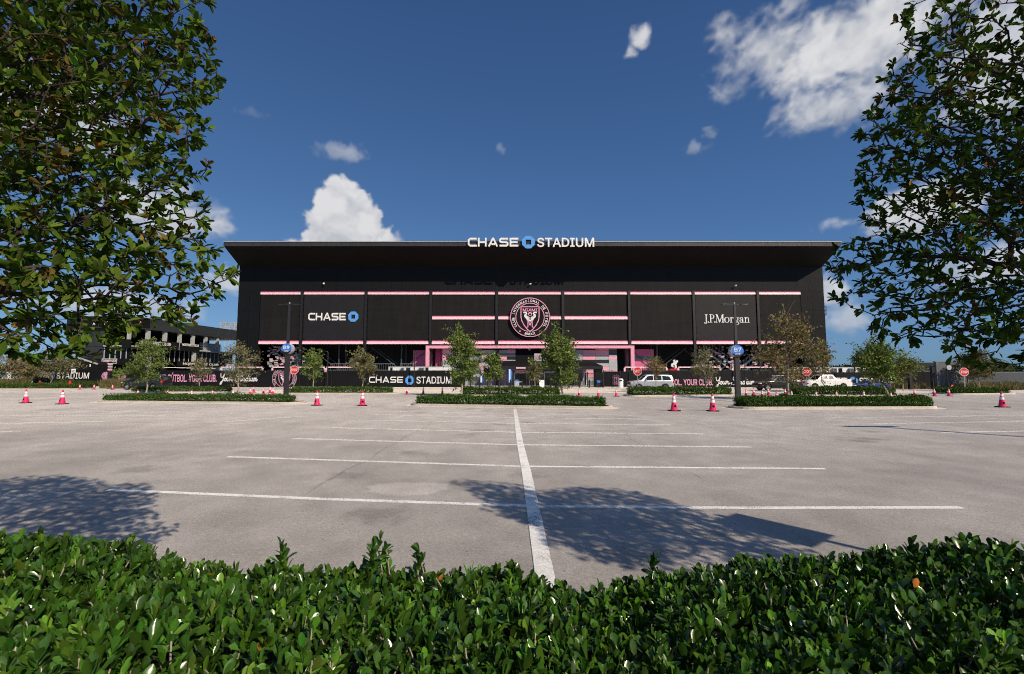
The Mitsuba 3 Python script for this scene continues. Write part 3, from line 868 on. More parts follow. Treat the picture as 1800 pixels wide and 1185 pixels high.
# roof sign
SY = ROOFY - .30
k = thing('roof_sign', 'large white rooftop lettering with a blue octagon emblem standing on the roof edge', 'sign')
lettering(k, 'lettering', boxpx(CHASE, 822.5, 911, 434.6, 418.4, SY), SY, .22, 'white_paint')
lettering(k, 'lettering', boxpx(txt('STADIUM', False).buffer(.022), 944.5, 1044, 434.6, 418.6, SY), SY, .22, 'white_paint')
em = boxpx(OCT, 917.5, 940, 437, 415.5, SY)
lettering(k, 'emblem', em, SY, .24, 'emblem_blue')
e0, e1 = P(823, 433, SY), P(1044, 419, SY)
rl = MB().beam([e0[0], SY + .16, e0[2] + .3], [e1[0], SY + .16, e0[2] + .3], .12).beam([e0[0], SY + .16, e1[2] - .5], [e1[0], SY + .16, e1[2] - .5], .10)
part(k, 'frame', rl, 'black_metal')
part(k, 'backing', MB().plate(em.convex_hull.buffer(-.15), SY + .10, .06), 'black_metal')
# wall signs
k = thing('wall_sign', 'white lettering with blue octagon emblem on the second dark screen from the left', 'sign')
lettering(k, 'lettering', boxpx(CHASE, 542.5, 608.5, 564, 550.2, WY), WY - .12, .12, 'white_paint')
lettering(k, 'emblem', boxpx(OCT, 612.5, 630.5, 566, 548, WY), WY - .12, .14, 'emblem_blue')
k = thing('wall_sign', 'white serif lettering on the dark screen behind the right lamp post', 'sign')
lettering(k, 'lettering', boxpx(SERIF, 1237, 1316.5, 571, 553, WY), WY - .12, .10, 'white_paint')
k = thing('crest_sign', 'big round black crest with pink rings and white birds at the centre of the facade', 'crest')
c = P(931.5, 558.5, WY)
R0 = 35.2 / F * WY * 1.0
part(k, 'disc', MB().plate(Point(c[0], c[2]).buffer(R0, 48), WY - .30, .30), 'black_matt')
for nm, g, m in (('pink_lines', CREST[0], 'pink_print'), ('ring_lettering', CREST[2], 'white_paint'), ('bird', CREST[3].intersection(sbox(-1, -1, 0, 1)), 'white_paint'), ('bird', CREST[3].intersection(sbox(0, -1, 1, 1)), 'white_paint')):
    q = lettering(k, nm, affinity.translate(affinity.scale(g, R0 * .99, R0 * .99, origin=(0, 0)), c[0], c[2]), WY - .598, .05, m)
    if nm == 'ring_lettering':
        labels[q] = {'kind': 'stuff'}
k = thing('hanging_sign', 'grey sign with pink lettering hanging in the dark opening above the awning', 'sign')
part(k, 'board', MB().box(wx(939, 627, 89), wx(952, 627, 89), 89.0, 89.12, wz(635, 900, 89), wz(621.5, 900, 89)), 'light_grey')
lettering(k, 'lettering', boxpx(txt('VIP'), 940.5, 950.8, 631.5, 624.5, 89), 88.995, .03, 'pink_deep')

# ---------------------------------------------------------------- the banner fence
FZ = P(900, 651.2, FY)[2]
FB = .14


def fence(name_label, x0, x1, Y=FY, top=651.2, step=27, solid=True):
    key = thing('banner_fence', name_label, 'fence', None)
    zt_ = P(900, top, Y)[2]
    a, b = P(x0, 665, Y)[0], P(x1, 665, Y)[0]
    n = max(1, round((x1 - x0) / step))
    for i in range(n):
        u, w = a + (b - a) * i / n, a + (b - a) * (i + 1) / n
        part(key, 'banner_panel', MB().box(u + .015, w - .015, Y, Y + .03, FB + .03, zt_), 'fence_banner')
        part(key, 'post', MB().beam([u, Y + .08, 0], [u, Y + .08, zt_ + .05], .07), 'black_metal')
    part(key, 'post', MB().beam([b, Y + .08, 0], [b, Y + .08, zt_ + .05], .07), 'black_metal')
    part(key, 'rail', MB().beam([a, Y + .08, zt_ - .05], [b, Y + .08, zt_ - .05], .05).beam([a, Y + .08, .4], [b, Y + .08, .4], .05), 'black_metal')
    return key


def print_on(key, name, geom, x0, x1, yb, yt, m, Y=FY):
    lettering(key, name, boxpx(geom, x0, x1, yb, yt, Y), Y - .004, .006, m)


SLOGAN = txt('YOUR FÚTBOL. YOUR CLUB.')
k = fence('black fence banner with pink slogan and white script, behind the black van', 244, 472)
print_on(k, 'slogan', SLOGAN, 269, 381.5, 671.5, 655, 'pink_print')
print_on(k, 'script', SCRIPT, 386, 454, 676.5, 656, 'white_print')
k = fence('black fence banner with a large pink crest behind the left lamp post', 473, 526)
cc = P(499.8, 665.5, FY)
RB = 21.3 / F * FY
clip = sbox(-200, FB + .06, 200, FZ - .03)
for nm, g, m in (('crest_print', CREST[0], 'pink_print'), ('crest_lettering', CREST[1], 'white_print')):
    lettering(k, nm, affinity.translate(affinity.scale(g, RB, RB, origin=(0, 0)), cc[0], cc[2]).intersection(clip), FY - .004, .006, m)
k = fence('black fence banner with white lettering and blue emblem left of the entrance', 584, 816)
print_on(k, 'lettering', CHASE, 648.5, 708.5, 673.6, 662, 'white_print')
print_on(k, 'emblem', OCT, 712.5, 728, 676.5, 660.5, 'emblem_blue')
print_on(k, 'lettering', txt('STADIUM', False).buffer(.02), 732, 794, 674.5, 662, 'white_print')
k = fence('black fence banner with pink slogan and white script, behind the silver car', 1107, 1404)
print_on(k, 'slogan', SLOGAN, 1136, 1253, 677.5, 663.5, 'pink_print')
print_on(k, 'script', SCRIPT, 1258, 1328, 682, 662, 'white_print')
k = fence('black fence banner with white lettering and blue emblem behind the white pickup and blue car', 1405, 1588, top=654.5)
print_on(k, 'lettering', CHASE, 1430, 1489, 674.5, 664, 'white_print')
print_on(k, 'emblem', OCT, 1493, 1508, 678.5, 662.5, 'emblem_blue')
print_on(k, 'lettering', txt('STADIUM', False).buffer(.02), 1511, 1575, 676, 664, 'white_print')
k = fence('plain dark fence panels at right between the blue car and the grey block wall', 1589, 1641, Y=70, top=653, step=17)
LFY = 76.0
k = fence('black fence banner with white lettering at far left behind the red bollard', 58, 176, Y=LFY, top=650)
print_on(k, 'lettering', CHASE, 70, 87, 664, 655, 'white_print', LFY)
print_on(k, 'emblem', OCT, 89, 97, 666, 653, 'emblem_blue', LFY)
print_on(k, 'lettering', txt('STADIUM', False).buffer(.02), 99, 157, 666, 655, 'white_print', LFY)
k = fence('black fence panels with two small round crests beside the black van', 177, 243, top=650.5)
for px in (186, 214.5):
    q = P(px, 661, FY)
    r_ = 7 / F * FY
    for nm, g, m in (('crest_print', CREST[0].buffer(.03), 'pink_print'), ('crest_lettering', CREST[1], 'white_print')):
        lettering(k, nm, affinity.translate(affinity.scale(g, r_, r_, origin=(0, 0)), q[0], q[2]), FY - .004, .006, m)


def gate(label, x0, x1, n, top=653, Y=FY, bot=685, sp=.12):
    key = thing('picket_gate', label, 'gate')
    a, b = P(x0, 665, Y)[0], P(x1, 665, Y)[0]
    zt_ = P(900, top, Y)[2]
    pk = MB()
    for x in np.arange(a, b, sp):
        pk.box(x - .013, x + .013, Y - .013, Y + .013, FB + .06, zt_)
    part(key, 'pickets', pk, 'black_metal', kind='stuff')
    for x in np.linspace(a, b, n):
        part(key, 'post', MB().box(x - .05, x + .05, Y - .05, Y + .05, FB - .02, zt_ + .12), 'black_metal')
    part(key, 'rail', MB().box(a, b, Y - .02, Y + .02, zt_ - .14, zt_ - .09), 'black_metal')
    part(key, 'rail', MB().box(a, b, Y - .02, Y + .02, FB + .1, FB + .15), 'black_metal')
    return key


k = gate('black slatted gate beside the crest banner, behind the small tree left of centre', 527, 583, 5, 651, sp=.17)
gk = k
a, b = P(527, 665, FY)[0], P(583, 665, FY)[0]
part(gk, 'screen', MB().box(a, b, FY + .06, FY + .08, FB + .1, FZ - .25), 'black_matt')
gate('long black picket fence with gates across the stadium entrance', 817, 1060, 10, 655)
k = gate('black screened gate with a faint crest right of the entrance', 1061, 1106, 4, 652, sp=.3)
a, b = P(1061, 665, FY)[0], P(1106, 665, FY)[0]
part(k, 'screen', MB().box(a, b, FY + .06, FY + .08, FB + .1, FZ - .2), 'fence_banner')
q = P(1083.5, 668, FY)
for nm, g, m in (('crest_print', CREST[0], 'mid_grey'),):
    lettering(k, nm, affinity.translate(affinity.scale(g, .62, .75, origin=(0, 0)), q[0], q[2]), FY + .056, .006, 'pink_print')
k = thing('ticket_booth', 'black kiosk under the awning end right of the entrance', 'kiosk')
part(k, 'body', MB().box(P(1047, 660, 73)[0], P(1059, 660, 73)[0], 73, 75, 0, P(900, 649, 73)[2]), 'black_matt')
part(k, 'roof', MB().box(P(1046.4, 660, 73)[0], P(1059.6, 660, 73)[0], 72.9, 75.1, P(900, 649, 73)[2] + .002, P(900, 649, 73)[2] + .1), 'black_metal')
part(k, 'counter', MB().box(P(1047.6, 660, 73)[0], P(1058, 660, 73)[0], 72.7, 72.99, 1.05, 1.12), 'mid_grey')

# pink barrier frames that stand just behind the fence
BY = 72.3
for x0, x1, lab in ((389, 462, 'pink topped barrier behind the banner with white script at left'), (479, 571, 'pink topped barrier behind the crest banner at left'), (574, 644, 'pink topped barrier between the two small trees left of centre'),
                    (1098, 1172, 'pink topped barrier above the silver car'), (1192, 1266, 'pink topped barrier left of the right lamp post'), (1288, 1362, 'pink topped barrier above the black car')):
    k = thing('pink_barrier', lab, 'barrier', 'pink topped barriers behind the fence')
    a, b = P(x0, 645, BY)[0], P(x1, 645, BY)[0]
    za, zb, zc = P(900, 646.9, BY)[2], P(900, 644.6, BY)[2], P(900, 655, BY)[2]
    part(k, 'top_rail', MB().box(a, b, BY - .05, BY + .05, za, zb), 'pink_light')
    for x in (a, b):
        part(k, 'leg', MB().box(x - .14, x + .14, BY - .04, BY + .04, 0, za - .003), 'pink_light')
    pk = MB()
    for x in np.arange(a + .3, b - .2, .3):
        pk.box(x - .03, x + .03, BY - .02, BY + .02, .1, za)
    part(k, 'pickets', pk, 'black_metal', kind='stuff')

# ---------------------------------------------------------------- white cabins behind the fence
def cabin(label, x0, x1, yt, yb, Y, wins):
    k = thing('site_cabin', label, 'cabin')
    a, b, z0, z1_ = P(x0, 650, Y)[0], P(x1, 650, Y)[0], .3, P(900, yt, Y)[2]
    part(k, 'body', MB().box(a, b, Y, Y + 2.6, z0, z1_), 'white_paint')
    part(k, 'roof', MB().box(a - .06, b + .06, Y - .06, Y + 2.66, z1_ + .002, z1_ + .07), 'column_grey')
    for px, w, kind in wins:
        u, v = P(px, 650, Y)[0], P(px + w, 650, Y)[0]
        zz0, zz1 = P(900, yb, Y)[2], P(900, yt + 1.4, Y)[2]
        if kind == 'w':
            q = part(k, 'window', MB().box(u, v, Y - .03, Y - .002, zz0, zz1), 'glass_dark')
            part(q, 'frame', MB().box(u - .06, u, Y - .05, Y - .002, zz0, zz1).box(v, v + .06, Y - .05, Y - .002, zz0, zz1).box(u - .06, v + .06, Y - .05, Y - .002, zz1, zz1 + .06), 'column_grey')
        else:
            q = part(k, 'air_conditioner', MB().box(u, v, Y - .45, Y - .002, zz0 - .3, zz1), 'mid_grey')
            part(q, 'grille', MB().box(u + .1, v - .1, Y - .47, Y - .452, zz0, zz1 - .1), 'dark_grey')


cabin('white site cabin with grey air units above the banner left of the entrance', 683, 798, 645, 652.5, 75, [(686, 4, 'w'), (706, 5, 'a'), (714, 7, 'w'), (737, 9, 'a'), (748, 5, 'w')])
cabin('long white site cabin with small windows above the banner behind the pickup', 1396, 1528, 646, 655, 74.5, [(1404, 8, 'w'), (1424, 6, 'w'), (1445, 5, 'w'), (1462, 6, 'a'), (1474, 6, 'w'), (1491, 7, 'a'), (1508, 7, 'w')])

# statue and white letters that stand above the fence right of the entrance
k = thing('rider_statue', 'white cut-out of a rider on a rearing horse on a red base above the fence', 'statue')
o, Y = P(1185.2, 648.4, 72.8), 72.8
sil = union_all([LineString(spline([(-.45, .95), (-.1, 1.05), (.25, 1.15), (.42, 1.45)])).buffer(.21), LineString([(.42, 1.45), (.55, 1.72)]).buffer(.12), Polygon([(.45, 1.62), (.62, 1.78), (.74, 1.58), (.66, 1.50)]).buffer(.05),
                 LineString([(-.45, .95), (-.42, .55), (-.30, .42)]).buffer(.12), LineString([(.1, 1.0), (.18, .5), (.10, .0)]).buffer(.09), LineString([(.25, 1.0), (.38, .45), (.46, .0)]).buffer(.09),
                 LineString([(-.5, 1.05), (-.66, .8), (-.6, .5)]).buffer(.08), LineString([(-.05, 1.15), (-.02, 1.55)]).buffer(.16), Point(.05, 1.82).buffer(.13), LineString([(.0, 1.5), (.3, 1.45)]).buffer(.06), LineString([(-.02, 1.55), (-.22, 1.75)]).buffer(.06)])
part(k, 'figure', MB().plate(affinity.translate(affinity.scale(sil, .72, .72, origin=(0, 0)), o[0], o[2]).simplify(.01), Y, .22), 'white_paint')
part(k, 'base', MB().box(o[0] - .75, o[0] + .75, Y - .5, Y + .5, 0, o[2]), 'stop_red')
k = thing('letter_sign', 'row of white standing letters above the fence behind the small tree right of centre', 'sign')
lettering(k, 'lettering', boxpx(txt('MAJORS'), 1219, 1250.5, 648, 641, 72.6), 72.6, .15, 'white_paint')
part(k, 'rail', MB().box(P(1212, 648, 72.6)[0], P(1256, 648, 72.6)[0], 72.5, 72.62, P(900, 649, 72.6)[2] - .05, P(900, 648, 72.6)[2] - .003).beam([P(1214, 648, 72.6)[0], 72.58, 0], [P(1214, 648, 72.6)[0], 72.58, 3], .1).beam([P(1254, 648, 72.6)[0], 72.58, 0], [P(1254, 648, 72.6)[0], 72.58, 3], .1), 'black_metal')
# ---------------------------------------------------------------- club building at left
NB = thing('club_building', 'dark two storey club building with pale columns and balconies at left', 'building')
A0, A1, A2 = np.array([P(140, 600, 88)[0], 88.0]), np.array([P(233, 600, 88)[0], 88.0]), np.array([P(427, 600, 118)[0], 118.0])


def useg(A, B, px):
    """Distance along A-B at which the sight line of a pixel column meets it."""
    d = ray(px, 610)[:2]
    m = np.array([[d[0], -(B - A)[0]], [d[1], -(B - A)[1]]])
    return np.linalg.solve(m, A)[1] * np.linalg.norm(B - A)


class Seg:
    def __init__(self, A, B):
        self.A, self.B, self.L = A, B, np.linalg.norm(B - A)
        self.t = (B - A) / self.L
        self.n = np.array([self.t[1], -self.t[0]])

    def u(self, px):
        return useg(self.A, self.B, px)

    def box(self, mb, u0, u1, d0, d1, z0, z1):
        """d: distance towards the viewer."""
        pts = [[*(self.A + self.t * u + self.n * d), z] for z in (z0, z1) for u, d in ((u0, d1), (u1, d1), (u1, d0), (u0, d0))]
        return mb.hexa(pts)

    def plate(self, geom, d, depth):
        m = MB().plate(geom, 0, depth).get()
        v = np.array(m.vertices)
        p = self.A + v[:, :1] * self.t + (d - v[:, 1:2]) * self.n
        return trimesh.Trimesh(np.c_[p, v[:, 2]], m.faces, process=False)


def sb(seg, name, u0, u1, d0, d1, z0, z1, m, **k):
    return part(NB, name, seg.box(MB(), u0, u1, d0, d1, z0, z1), m, **k)


s1, s2 = Seg(A0, A1), Seg(A1, A2)
zz = lambda py: P(900, py, 88)[2]
ZT, ZF, ZS, ZW, ZB, ZG = zz(556.5), zz(577), zz(608.5), zz(611), zz(630.5), zz(640)
UB = s1.u(183.5)
nP = 5
for i in range(nP):
    for a, b in ((0, ZS - .05), (ZS - .02, ZF)):
        sb(s1, 'wall_panel', UB * i / nP + .015, UB * (i + 1) / nP - .015, -.06, 0, a + .015, b - .015, 'fascia_material')
sb(s1, 'wall', 0, UB, -14, -.061, 0, ZF, 'dark_interior')
for i in range(6):
    sb(s1, 'fascia_panel', s1.L * i / 6 + .012, s1.L * (i + 1) / 6 - .012, .52, .60, ZF, ZT, 'fascia_material')
for i in range(12):
    sb(s2, 'fascia_panel', s2.L * i / 12 + .012, s2.L * (i + 1) / 12 - .012, .52, .60, ZF, ZT, 'fascia_material')
rf = MB()
s1.box(rf, 0, s1.L, -14, .515, ZF + .02, ZT - .05)
s2.box(rf, 0.02, s2.L, -14, .515, ZF + .025, ZT - .055)
part(NB, 'roof', rf, 'black_metal')
fl = MB()
s1.box(fl, UB, s1.L, -9, .3, ZS - .1, ZS + .14)
s2.box(fl, 0.0, s2.L, -9, .9, ZS - .12, ZS + .12)
part(NB, 'balcony_floor', fl, 'column_grey')
bk = MB()
s1.box(bk, UB, s1.L, -9.3, -9, 0, ZF)
s2.box(bk, 0, s2.L, -9.3, -9, 0, ZF)
part(NB, 'back_wall', bk, 'dark_interior')
# balcony glass and window wall of the front block
q = sb(s1, 'balcony_glass', UB + .1, s1.u(218), .22, .25, ZS + .15, zz(597.5), 'glass_black')
part(q, 'rail', s1.box(MB(), UB, s1.u(218), .18, .28, zz(597.5), zz(596.6)), 'galvanised')
for k_ in range(8):
    a, b = s1.u(184) + (s1.L - s1.u(184)) * k_ / 5, s1.u(184) + (s1.L - s1.u(184)) * (k_ + 1) / 5
    if k_ < 5:
        w_ = sb(s1, 'window', a + .08, b - .08, -.10, -.06, ZB, ZW, 'glass_black')
        part(w_, 'mullion', s1.box(MB(), a - .045, a + .045, -.14, .05, ZB, ZW), 'column_grey')
nW = 22
for k_ in range(nW):
    a, b = .3 + (s2.L - 3) * k_ / nW, .3 + (s2.L - 3) * (k_ + 1) / nW
    w_ = sb(s2, 'window', a + .08, b - .08, -.50, -.46, zz(633), ZS - .2, 'glass_black')
    part(w_, 'mullion', s2.box(MB(), a - .045, a + .045, -.54, -.36, zz(633), ZS - .2), 'column_grey')
for px in (226, 258, 288, 314, 337.5, 360, 380.5):
    if px < 233:
        sb(s1, 'column', s1.u(px - 2), s1.u(px + 2), -.2, .3, ZS, ZF, 'column_grey')
    else:
        u = s2.u(px)
        sb(s2, 'column', u - .3, u + .3, -.2, .35, ZS + .12, ZF, 'column_grey')
        if px in (337.5, 258):
            sb(s2, 'column', u - .35, u + .35, .3, .8, 0, ZS - .12, 'column_grey')
sb(s2, 'pale_screen', s2.u(392), s2.L - .1, -6, -5.8, 0, zz(586), 'light_grey')
rl = MB()
for z in (ZS + .7, ZS + 1.2):
    s2.box(rl, s2.u(342), s2.L, .82, .87, z, z + .05)
for u in np.arange(s2.u(342), s2.L, 1.4):
    s2.box(rl, u, u + .05, .82, .87, ZS + .12, ZS + 1.2)
part(NB, 'railing', rl, 'galvanised')
# dark name boards
b1 = sb(s1, 'name_board', s1.u(219), s1.L + .3, .62, .70, ZS - .4, zz(597), 'black_matt')
b2 = sb(s2, 'name_board', 0.3, s2.u(306), 1.0, 1.08, ZS - .35, zz(596), 'black_matt')
b3 = sb(s2, 'name_board', s2.u(308), s2.u(343), 1.02, 1.10, ZS - .35, zz(597), 'black_matt')


def seg_text(seg, board, geom, xa, xb, z0, z1_, d, m='white_print', nm='lettering'):
    part(board, nm, seg.plate(fit(geom, seg.u(xa), seg.u(xb), z0, z1_), d, .03), m)


def zs2(seg, px, py):
    u = seg.u(px)
    return P(900, py, (seg.A + seg.t * u)[1])[2]


seg_text(s2, b2, txt('NORTHWEST CLUB'), 236, 291, zs2(s2, 262, 606.5), zs2(s2, 262, 600.8), 1.085)
seg_text(s2, b3, txt('NORTHWEST CLUB'), 311.5, 341, zs2(s2, 326, 609), zs2(s2, 326, 604.8), 1.105)
p1 = (s1, s1.u(166), s1.u(226))
tb = sb(s1, 'roof_board', s1.u(150), s1.u(228.5), .61, .66, ZF + .25, ZT - .12, 'black_matt')
seg_text(s1, tb, affinity.skew(txt('Rock Terrace'), 12), 166, 211, zz(572.5), zz(564), .665)
part(tb, 'emblem', s1.plate(affinity.translate(affinity.scale(OCT.buffer(.05), .42, .55, origin=(0, 0)), s1.u(220.5), (zz(571) + zz(565)) / 2), .665, .03), 'white_print')
tb = sb(s2, 'roof_board', .5, s2.u(256), .61, .66, ZF + .25, ZT - .12, 'black_matt')
part(tb, 'emblem', s2.plate(fit(union_all([Polygon([(0, 0), (1, 0), (.8, .25), (.72, .7), (.6, .95), (.4, .95), (.28, .7), (.2, .25)]), sbox(-.35, -.28, 1.35, -.12)]), s2.u(234), s2.u(242.5), zz(572), zz(564)), .665, .03), 'pink_print')
# lower boards
gb = sb(s1, 'sign_board', s1.u(168), s1.L, .35, .45, ZG - .1, ZB - .02, 'black_matt')
cb = part(gb, 'sign_frame', s1.plate(fit(sbox(0, 0, 4, 1.2).difference(sbox(.12, .12, 3.88, 1.08)), s1.u(184.5), s1.u(211), zz(639), zz(630.8)), .455, .03), 'white_print')
part(gb, 'lettering', s1.plate(fit(txt('CORNER KICK'), s1.u(186.5), s1.u(209.5), zz(636.3), zz(632.6)), .455, .03), 'white_print')
g2 = sb(s2, 'sign_board', s2.u(305), s2.u(392), .95, 1.05, zz(641.5), zz(632), 'black_matt')
seg_text(s2, g2, txt('NORTHWEST CLUB'), 315, 378, zs2(s2, 345, 642), zs2(s2, 345, 638.4), 1.055)
ledge = MB()
s2.box(ledge, s2.u(278), s2.u(370), 1.2, 1.5, zz(645.5), zz(644))
part(NB, 'white_ledge', ledge, 'white_paint')
# gabled stair shed in front of its left end
k = thing('shed', 'low dark shed with sloping white roof edge left of the club building', 'shed')
a, b, Y = P(120, 640, 84)[0], P(172, 640, 84)[0], 84
g = Polygon([(a, .2), (b, .2), (b, P(900, 640.5, Y)[2]), (P(134, 640, Y)[0], P(900, 628.5, Y)[2]), (a, P(900, 631, Y)[2])])
part(k, 'body', MB().plate(g, Y + 3, 3), 'black_matt')
part(k, 'roof_edge', MB().beam([P(134, 640, Y)[0], Y - .05, P(900, 628.5, Y)[2] + .05], [b, Y - .05, P(900, 640.5, Y)[2] + .05], .22), 'light_grey')
part(k, 'wall_lamp', MB().box(P(127, 640, Y)[0], P(128.4, 640, Y)[0], Y - .1, Y - .002, P(900, 645, Y)[2], P(900, 639.5, Y)[2]), 'white_paint')
part(k, 'wall_lamp', MB().box(P(158.5, 640, Y)[0], P(160, 640, Y)[0], Y - .1, Y - .002, P(900, 645, Y)[2], P(900, 640, Y)[2]), 'white_paint')

# far grandstand frame seen over the club building
k = thing('grandstand', 'small piece of steel grandstand with pink seats seen over the club building roof', 'grandstand')
Y = 150
fr, st_ = MB(), MB()
r = random.Random(3)
for j in range(6):
    z = P(900, 584 - j * 3.2, Y)[2]
    x0, x1 = P(392 - j * 1.4, 575, Y)[0], P(424, 575, Y)[0]
    fr.beam([x0, Y - j * .0, z], [x1, Y, z], .16)
    for t in range(9):
        xa = x0 + (x1 - x0) * t / 9
        fr.beam([xa, Y, z], [xa + (x1 - x0) / 9, Y, z + .5], .09)
        if r.random() < .5 and 0 < j < 5:
            st_.box(xa, xa + .5, Y + .2, Y + .6, z, z + .4)
for t in range(5):
    x = P(388 + t * 8, 575, Y)[0]
    fr.beam([x, Y, 0], [x, Y, P(900, 566, Y)[2]], .16)
part(k, 'frame', fr, 'light_grey')
part(k, 'seats', st_, 'pink_paint', kind='stuff')

# ---------------------------------------------------------------- grey block wall and dark shelter at right
k = thing('block_wall', 'grey concrete block wall behind the rightmost stop sign', 'wall')
Y = 64
x0, x1, zt_ = P(1646, 660, Y)[0], P(1704, 660, Y)[0], P(900, 636.5, Y)[2]
part(k, 'wall', MB().box(x0, x1, Y, Y + .3, 0, zt_), 'block_wall_material')
part(k, 'coping', MB().box(x0 - .05, x1 + .05, Y - .05, Y + .35, zt_ + .003, zt_ + .12), 'mid_grey')
part(k, 'pilaster', MB().box(x0 - .02, x0 + .35, Y - .1, Y - .003, 0, zt_), 'block_wall_material')
part(k, 'corner_pier', MB().box(x1 - .35, x1 + .02, Y - .1, Y - .003, 0, zt_), 'block_wall_material')
k = thing('block_wall', 'low dark block wall running off at the far right behind the grasses', 'wall')
x2 = P(1900, 660, Y)[0]
part(k, 'wall', MB().box(x1 + .03, x2, Y + 1, Y + 1.3, 0, P(900, 655, Y)[2]), 'dark_grey')
part(k, 'coping', MB().box(x1 + .03, x2, Y + .94, Y + 1.36, P(900, 655, Y)[2] + .003, P(900, 655, Y)[2] + .1), 'mid_grey')
k = thing('shelter', 'dark flat shelter roof on posts between the blue car and the grey block wall', 'shelter')
Y = 76
xa, xb = P(1585, 645, Y)[0], P(1650, 645, Y)[0]
part(k, 'roof', MB().box(xa, xb, Y, Y + 6, P(900, 652, Y)[2], P(900, 637.5, Y)[2]), 'black_metal')
for px in (1601, 1625, 1648):
    part(k, 'post', MB().box(P(px, 660, Y)[0] - .15, P(px, 660, Y)[0] + .15, Y + .05, Y + .35, 0, P(900, 652, Y)[2] - .003), 'black_metal')
for px, lab in ((1601, 'tall black square post right of the leafy tree beside the blue car'), (1641.5, 'tall black square post at the left edge of the grey block wall')):
    k = thing('gate_post', lab, 'post')
    x = P(px, 660, 63)[0]
    part(k, 'post', MB().box(x - .18, x + .18, 63, 63.36, 0, P(900, 645, 63)[2]), 'black_metal')
    part(k, 'cap', MB().box(x - .22, x + .22, 62.96, 63.4, P(900, 645, 63)[2] + .002, P(900, 645, 63)[2] + .08), 'black_matt')

# ---------------------------------------------------------------- lamp posts, signs
def lamp_post(label, px, base, top, code, spy, flip):
    k = thing('lamp_post', label, 'lamp post', 'tall black lamp posts of the car park')
    b = G(px, base)
    h = P(px, top, b[1])[2]
    x, y = b[0], b[1]
    zs_ = P(px, spy, y)[2]
    part(k, 'base', MB().box(x - .26, x + .26, y - .26, y + .26, 0, .12), 'concrete_material')
    part(k, 'lower_pole', MB().box(x - .15, x + .15, y - .15, y + .15, .122, zs_ - .3), 'pole_material')
    part(k, 'upper_pole', MB().hexa([[x - .10, y - .1, zs_ - .3], [x + .10, y - .1, zs_ - .3], [x + .10, y + .1, zs_ - .3], [x - .10, y + .1, zs_ - .3], [x - .06, y - .06, h], [x + .06, y - .06, h], [x + .06, y + .06, h], [x - .06, y + .06, h]]), 'pole_material')
    part(k, 'arm', MB().box(x - .45, x + .45, y - .03, y + .03, h - .02, h + .05), 'pole_material')
    for s in (-1, 1):
        part(k, 'lamp_head', MB().hexa([[x + s * .42, y - .16, h - .03], [x + s * .86, y - .16, h - .01], [x + s * .86, y + .16, h - .01], [x + s * .42, y + .16, h - .03], [x + s * .42, y - .16, h + .05], [x + s * .86, y - .14, h + .04], [x + s * .86, y + .14, h + .04], [x + s * .42, y + .16, h + .05]]) if s > 0 else
             MB().hexa([[x - .86, y - .16, h - .01], [x - .42, y - .16, h - .03], [x - .42, y + .16, h - .03], [x - .86, y + .16, h - .01], [x - .86, y - .14, h + .04], [x - .42, y - .16, h + .05], [x - .42, y + .16, h + .05], [x - .86, y + .14, h + .04]]), 'black_metal')
    part(k, 'photocell', MB().lathe([(0, 0), (.05, 0), (.05, .1), (0, .12)], (x, y, h + .05), 8), 'column_grey')
    s = thing('zone_sign', f'round blue sign reading {code} on the {"left" if code == "B9" else "right"} lamp post', 'sign', None)
    R = .40
    disc = Point(x, zs_).buffer(R, 24)
    yy = y - .20
    part(s, 'drum', MB().plate(Point(x + flip * .06, zs_).buffer(R, 24), yy + .40, .40), 'column_grey')
    part(s, 'face', MB().plate(disc.intersection(sbox(x - 9, zs_ - R * .42, x + 9, zs_ + 9)), yy - .002, .03), 'sign_blue')
    part(s, 'lower_face', MB().plate(disc.intersection(sbox(x - 9, zs_ - 9, x + 9, zs_ - R * .42)), yy - .002, .03), 'black_metal')
    part(s, 'lettering', MB().plate(fit(txt(code), x - .24, x + .24, zs_ - .04, zs_ + .23), yy - .033, .012), 'white_print')
    part(s, 'small_lettering', MB().plate(fit(txt('ZONE'), x - .19, x + .19, zs_ - .24, zs_ - .14), yy - .033, .012), 'white_print')
    return k


lamp_post('tall black lamp post at left carrying the blue sign B9', 502.5, 700.5, 535, 'B9', 613.2, 1)
lamp_post('tall black lamp post at right carrying the blue sign B7', 1297.5, 706, 535.5, 'B7', 617.5, -1)


def stop_sign(label, px, py, base, yaw):
    k = thing('stop_sign', label, 'stop sign', 'stop signs along the drive')
    b = G(px, base)
    z = P(px, py, b[1])[2]
    R = .44
    a = np.radians(22.5 + 45 * np.arange(8))
    oc = Polygon(np.c_[np.cos(a), np.sin(a)] * R / math.cos(math.radians(22.5)))
    M = np.eye(4)
    c_, s_ = math.cos(yaw), math.sin(yaw)
    M[:2, :2] = [[c_, -s_], [s_, c_]]
    M[:3, 3] = [b[0], b[1], z]
    part(k, 'plate', place_mesh(MB().plate(oc, .0, .01), M), 'white_paint')
    part(k, 'red_face', place_mesh(MB().plate(oc.buffer(-.035, join_style='mitre'), -.0102, .003), M), 'stop_red')
    part(k, 'lettering', place_mesh(MB().plate(fit(txt('STOP'), -.33, .33, -.14, .14), -.0135, .003), M), 'white_paint')
    part(k, 'post', MB().box(b[0] - .035, b[0] + .035, b[1] + .012, b[1] + .06, 0, z + .42), 'galvanised')
    part(k, 'clamp', MB().box(b[0] - .06, b[0] + .06, b[1] + .003, b[1] + .011, z - .12, z - .06), 'galvanised')
    return k


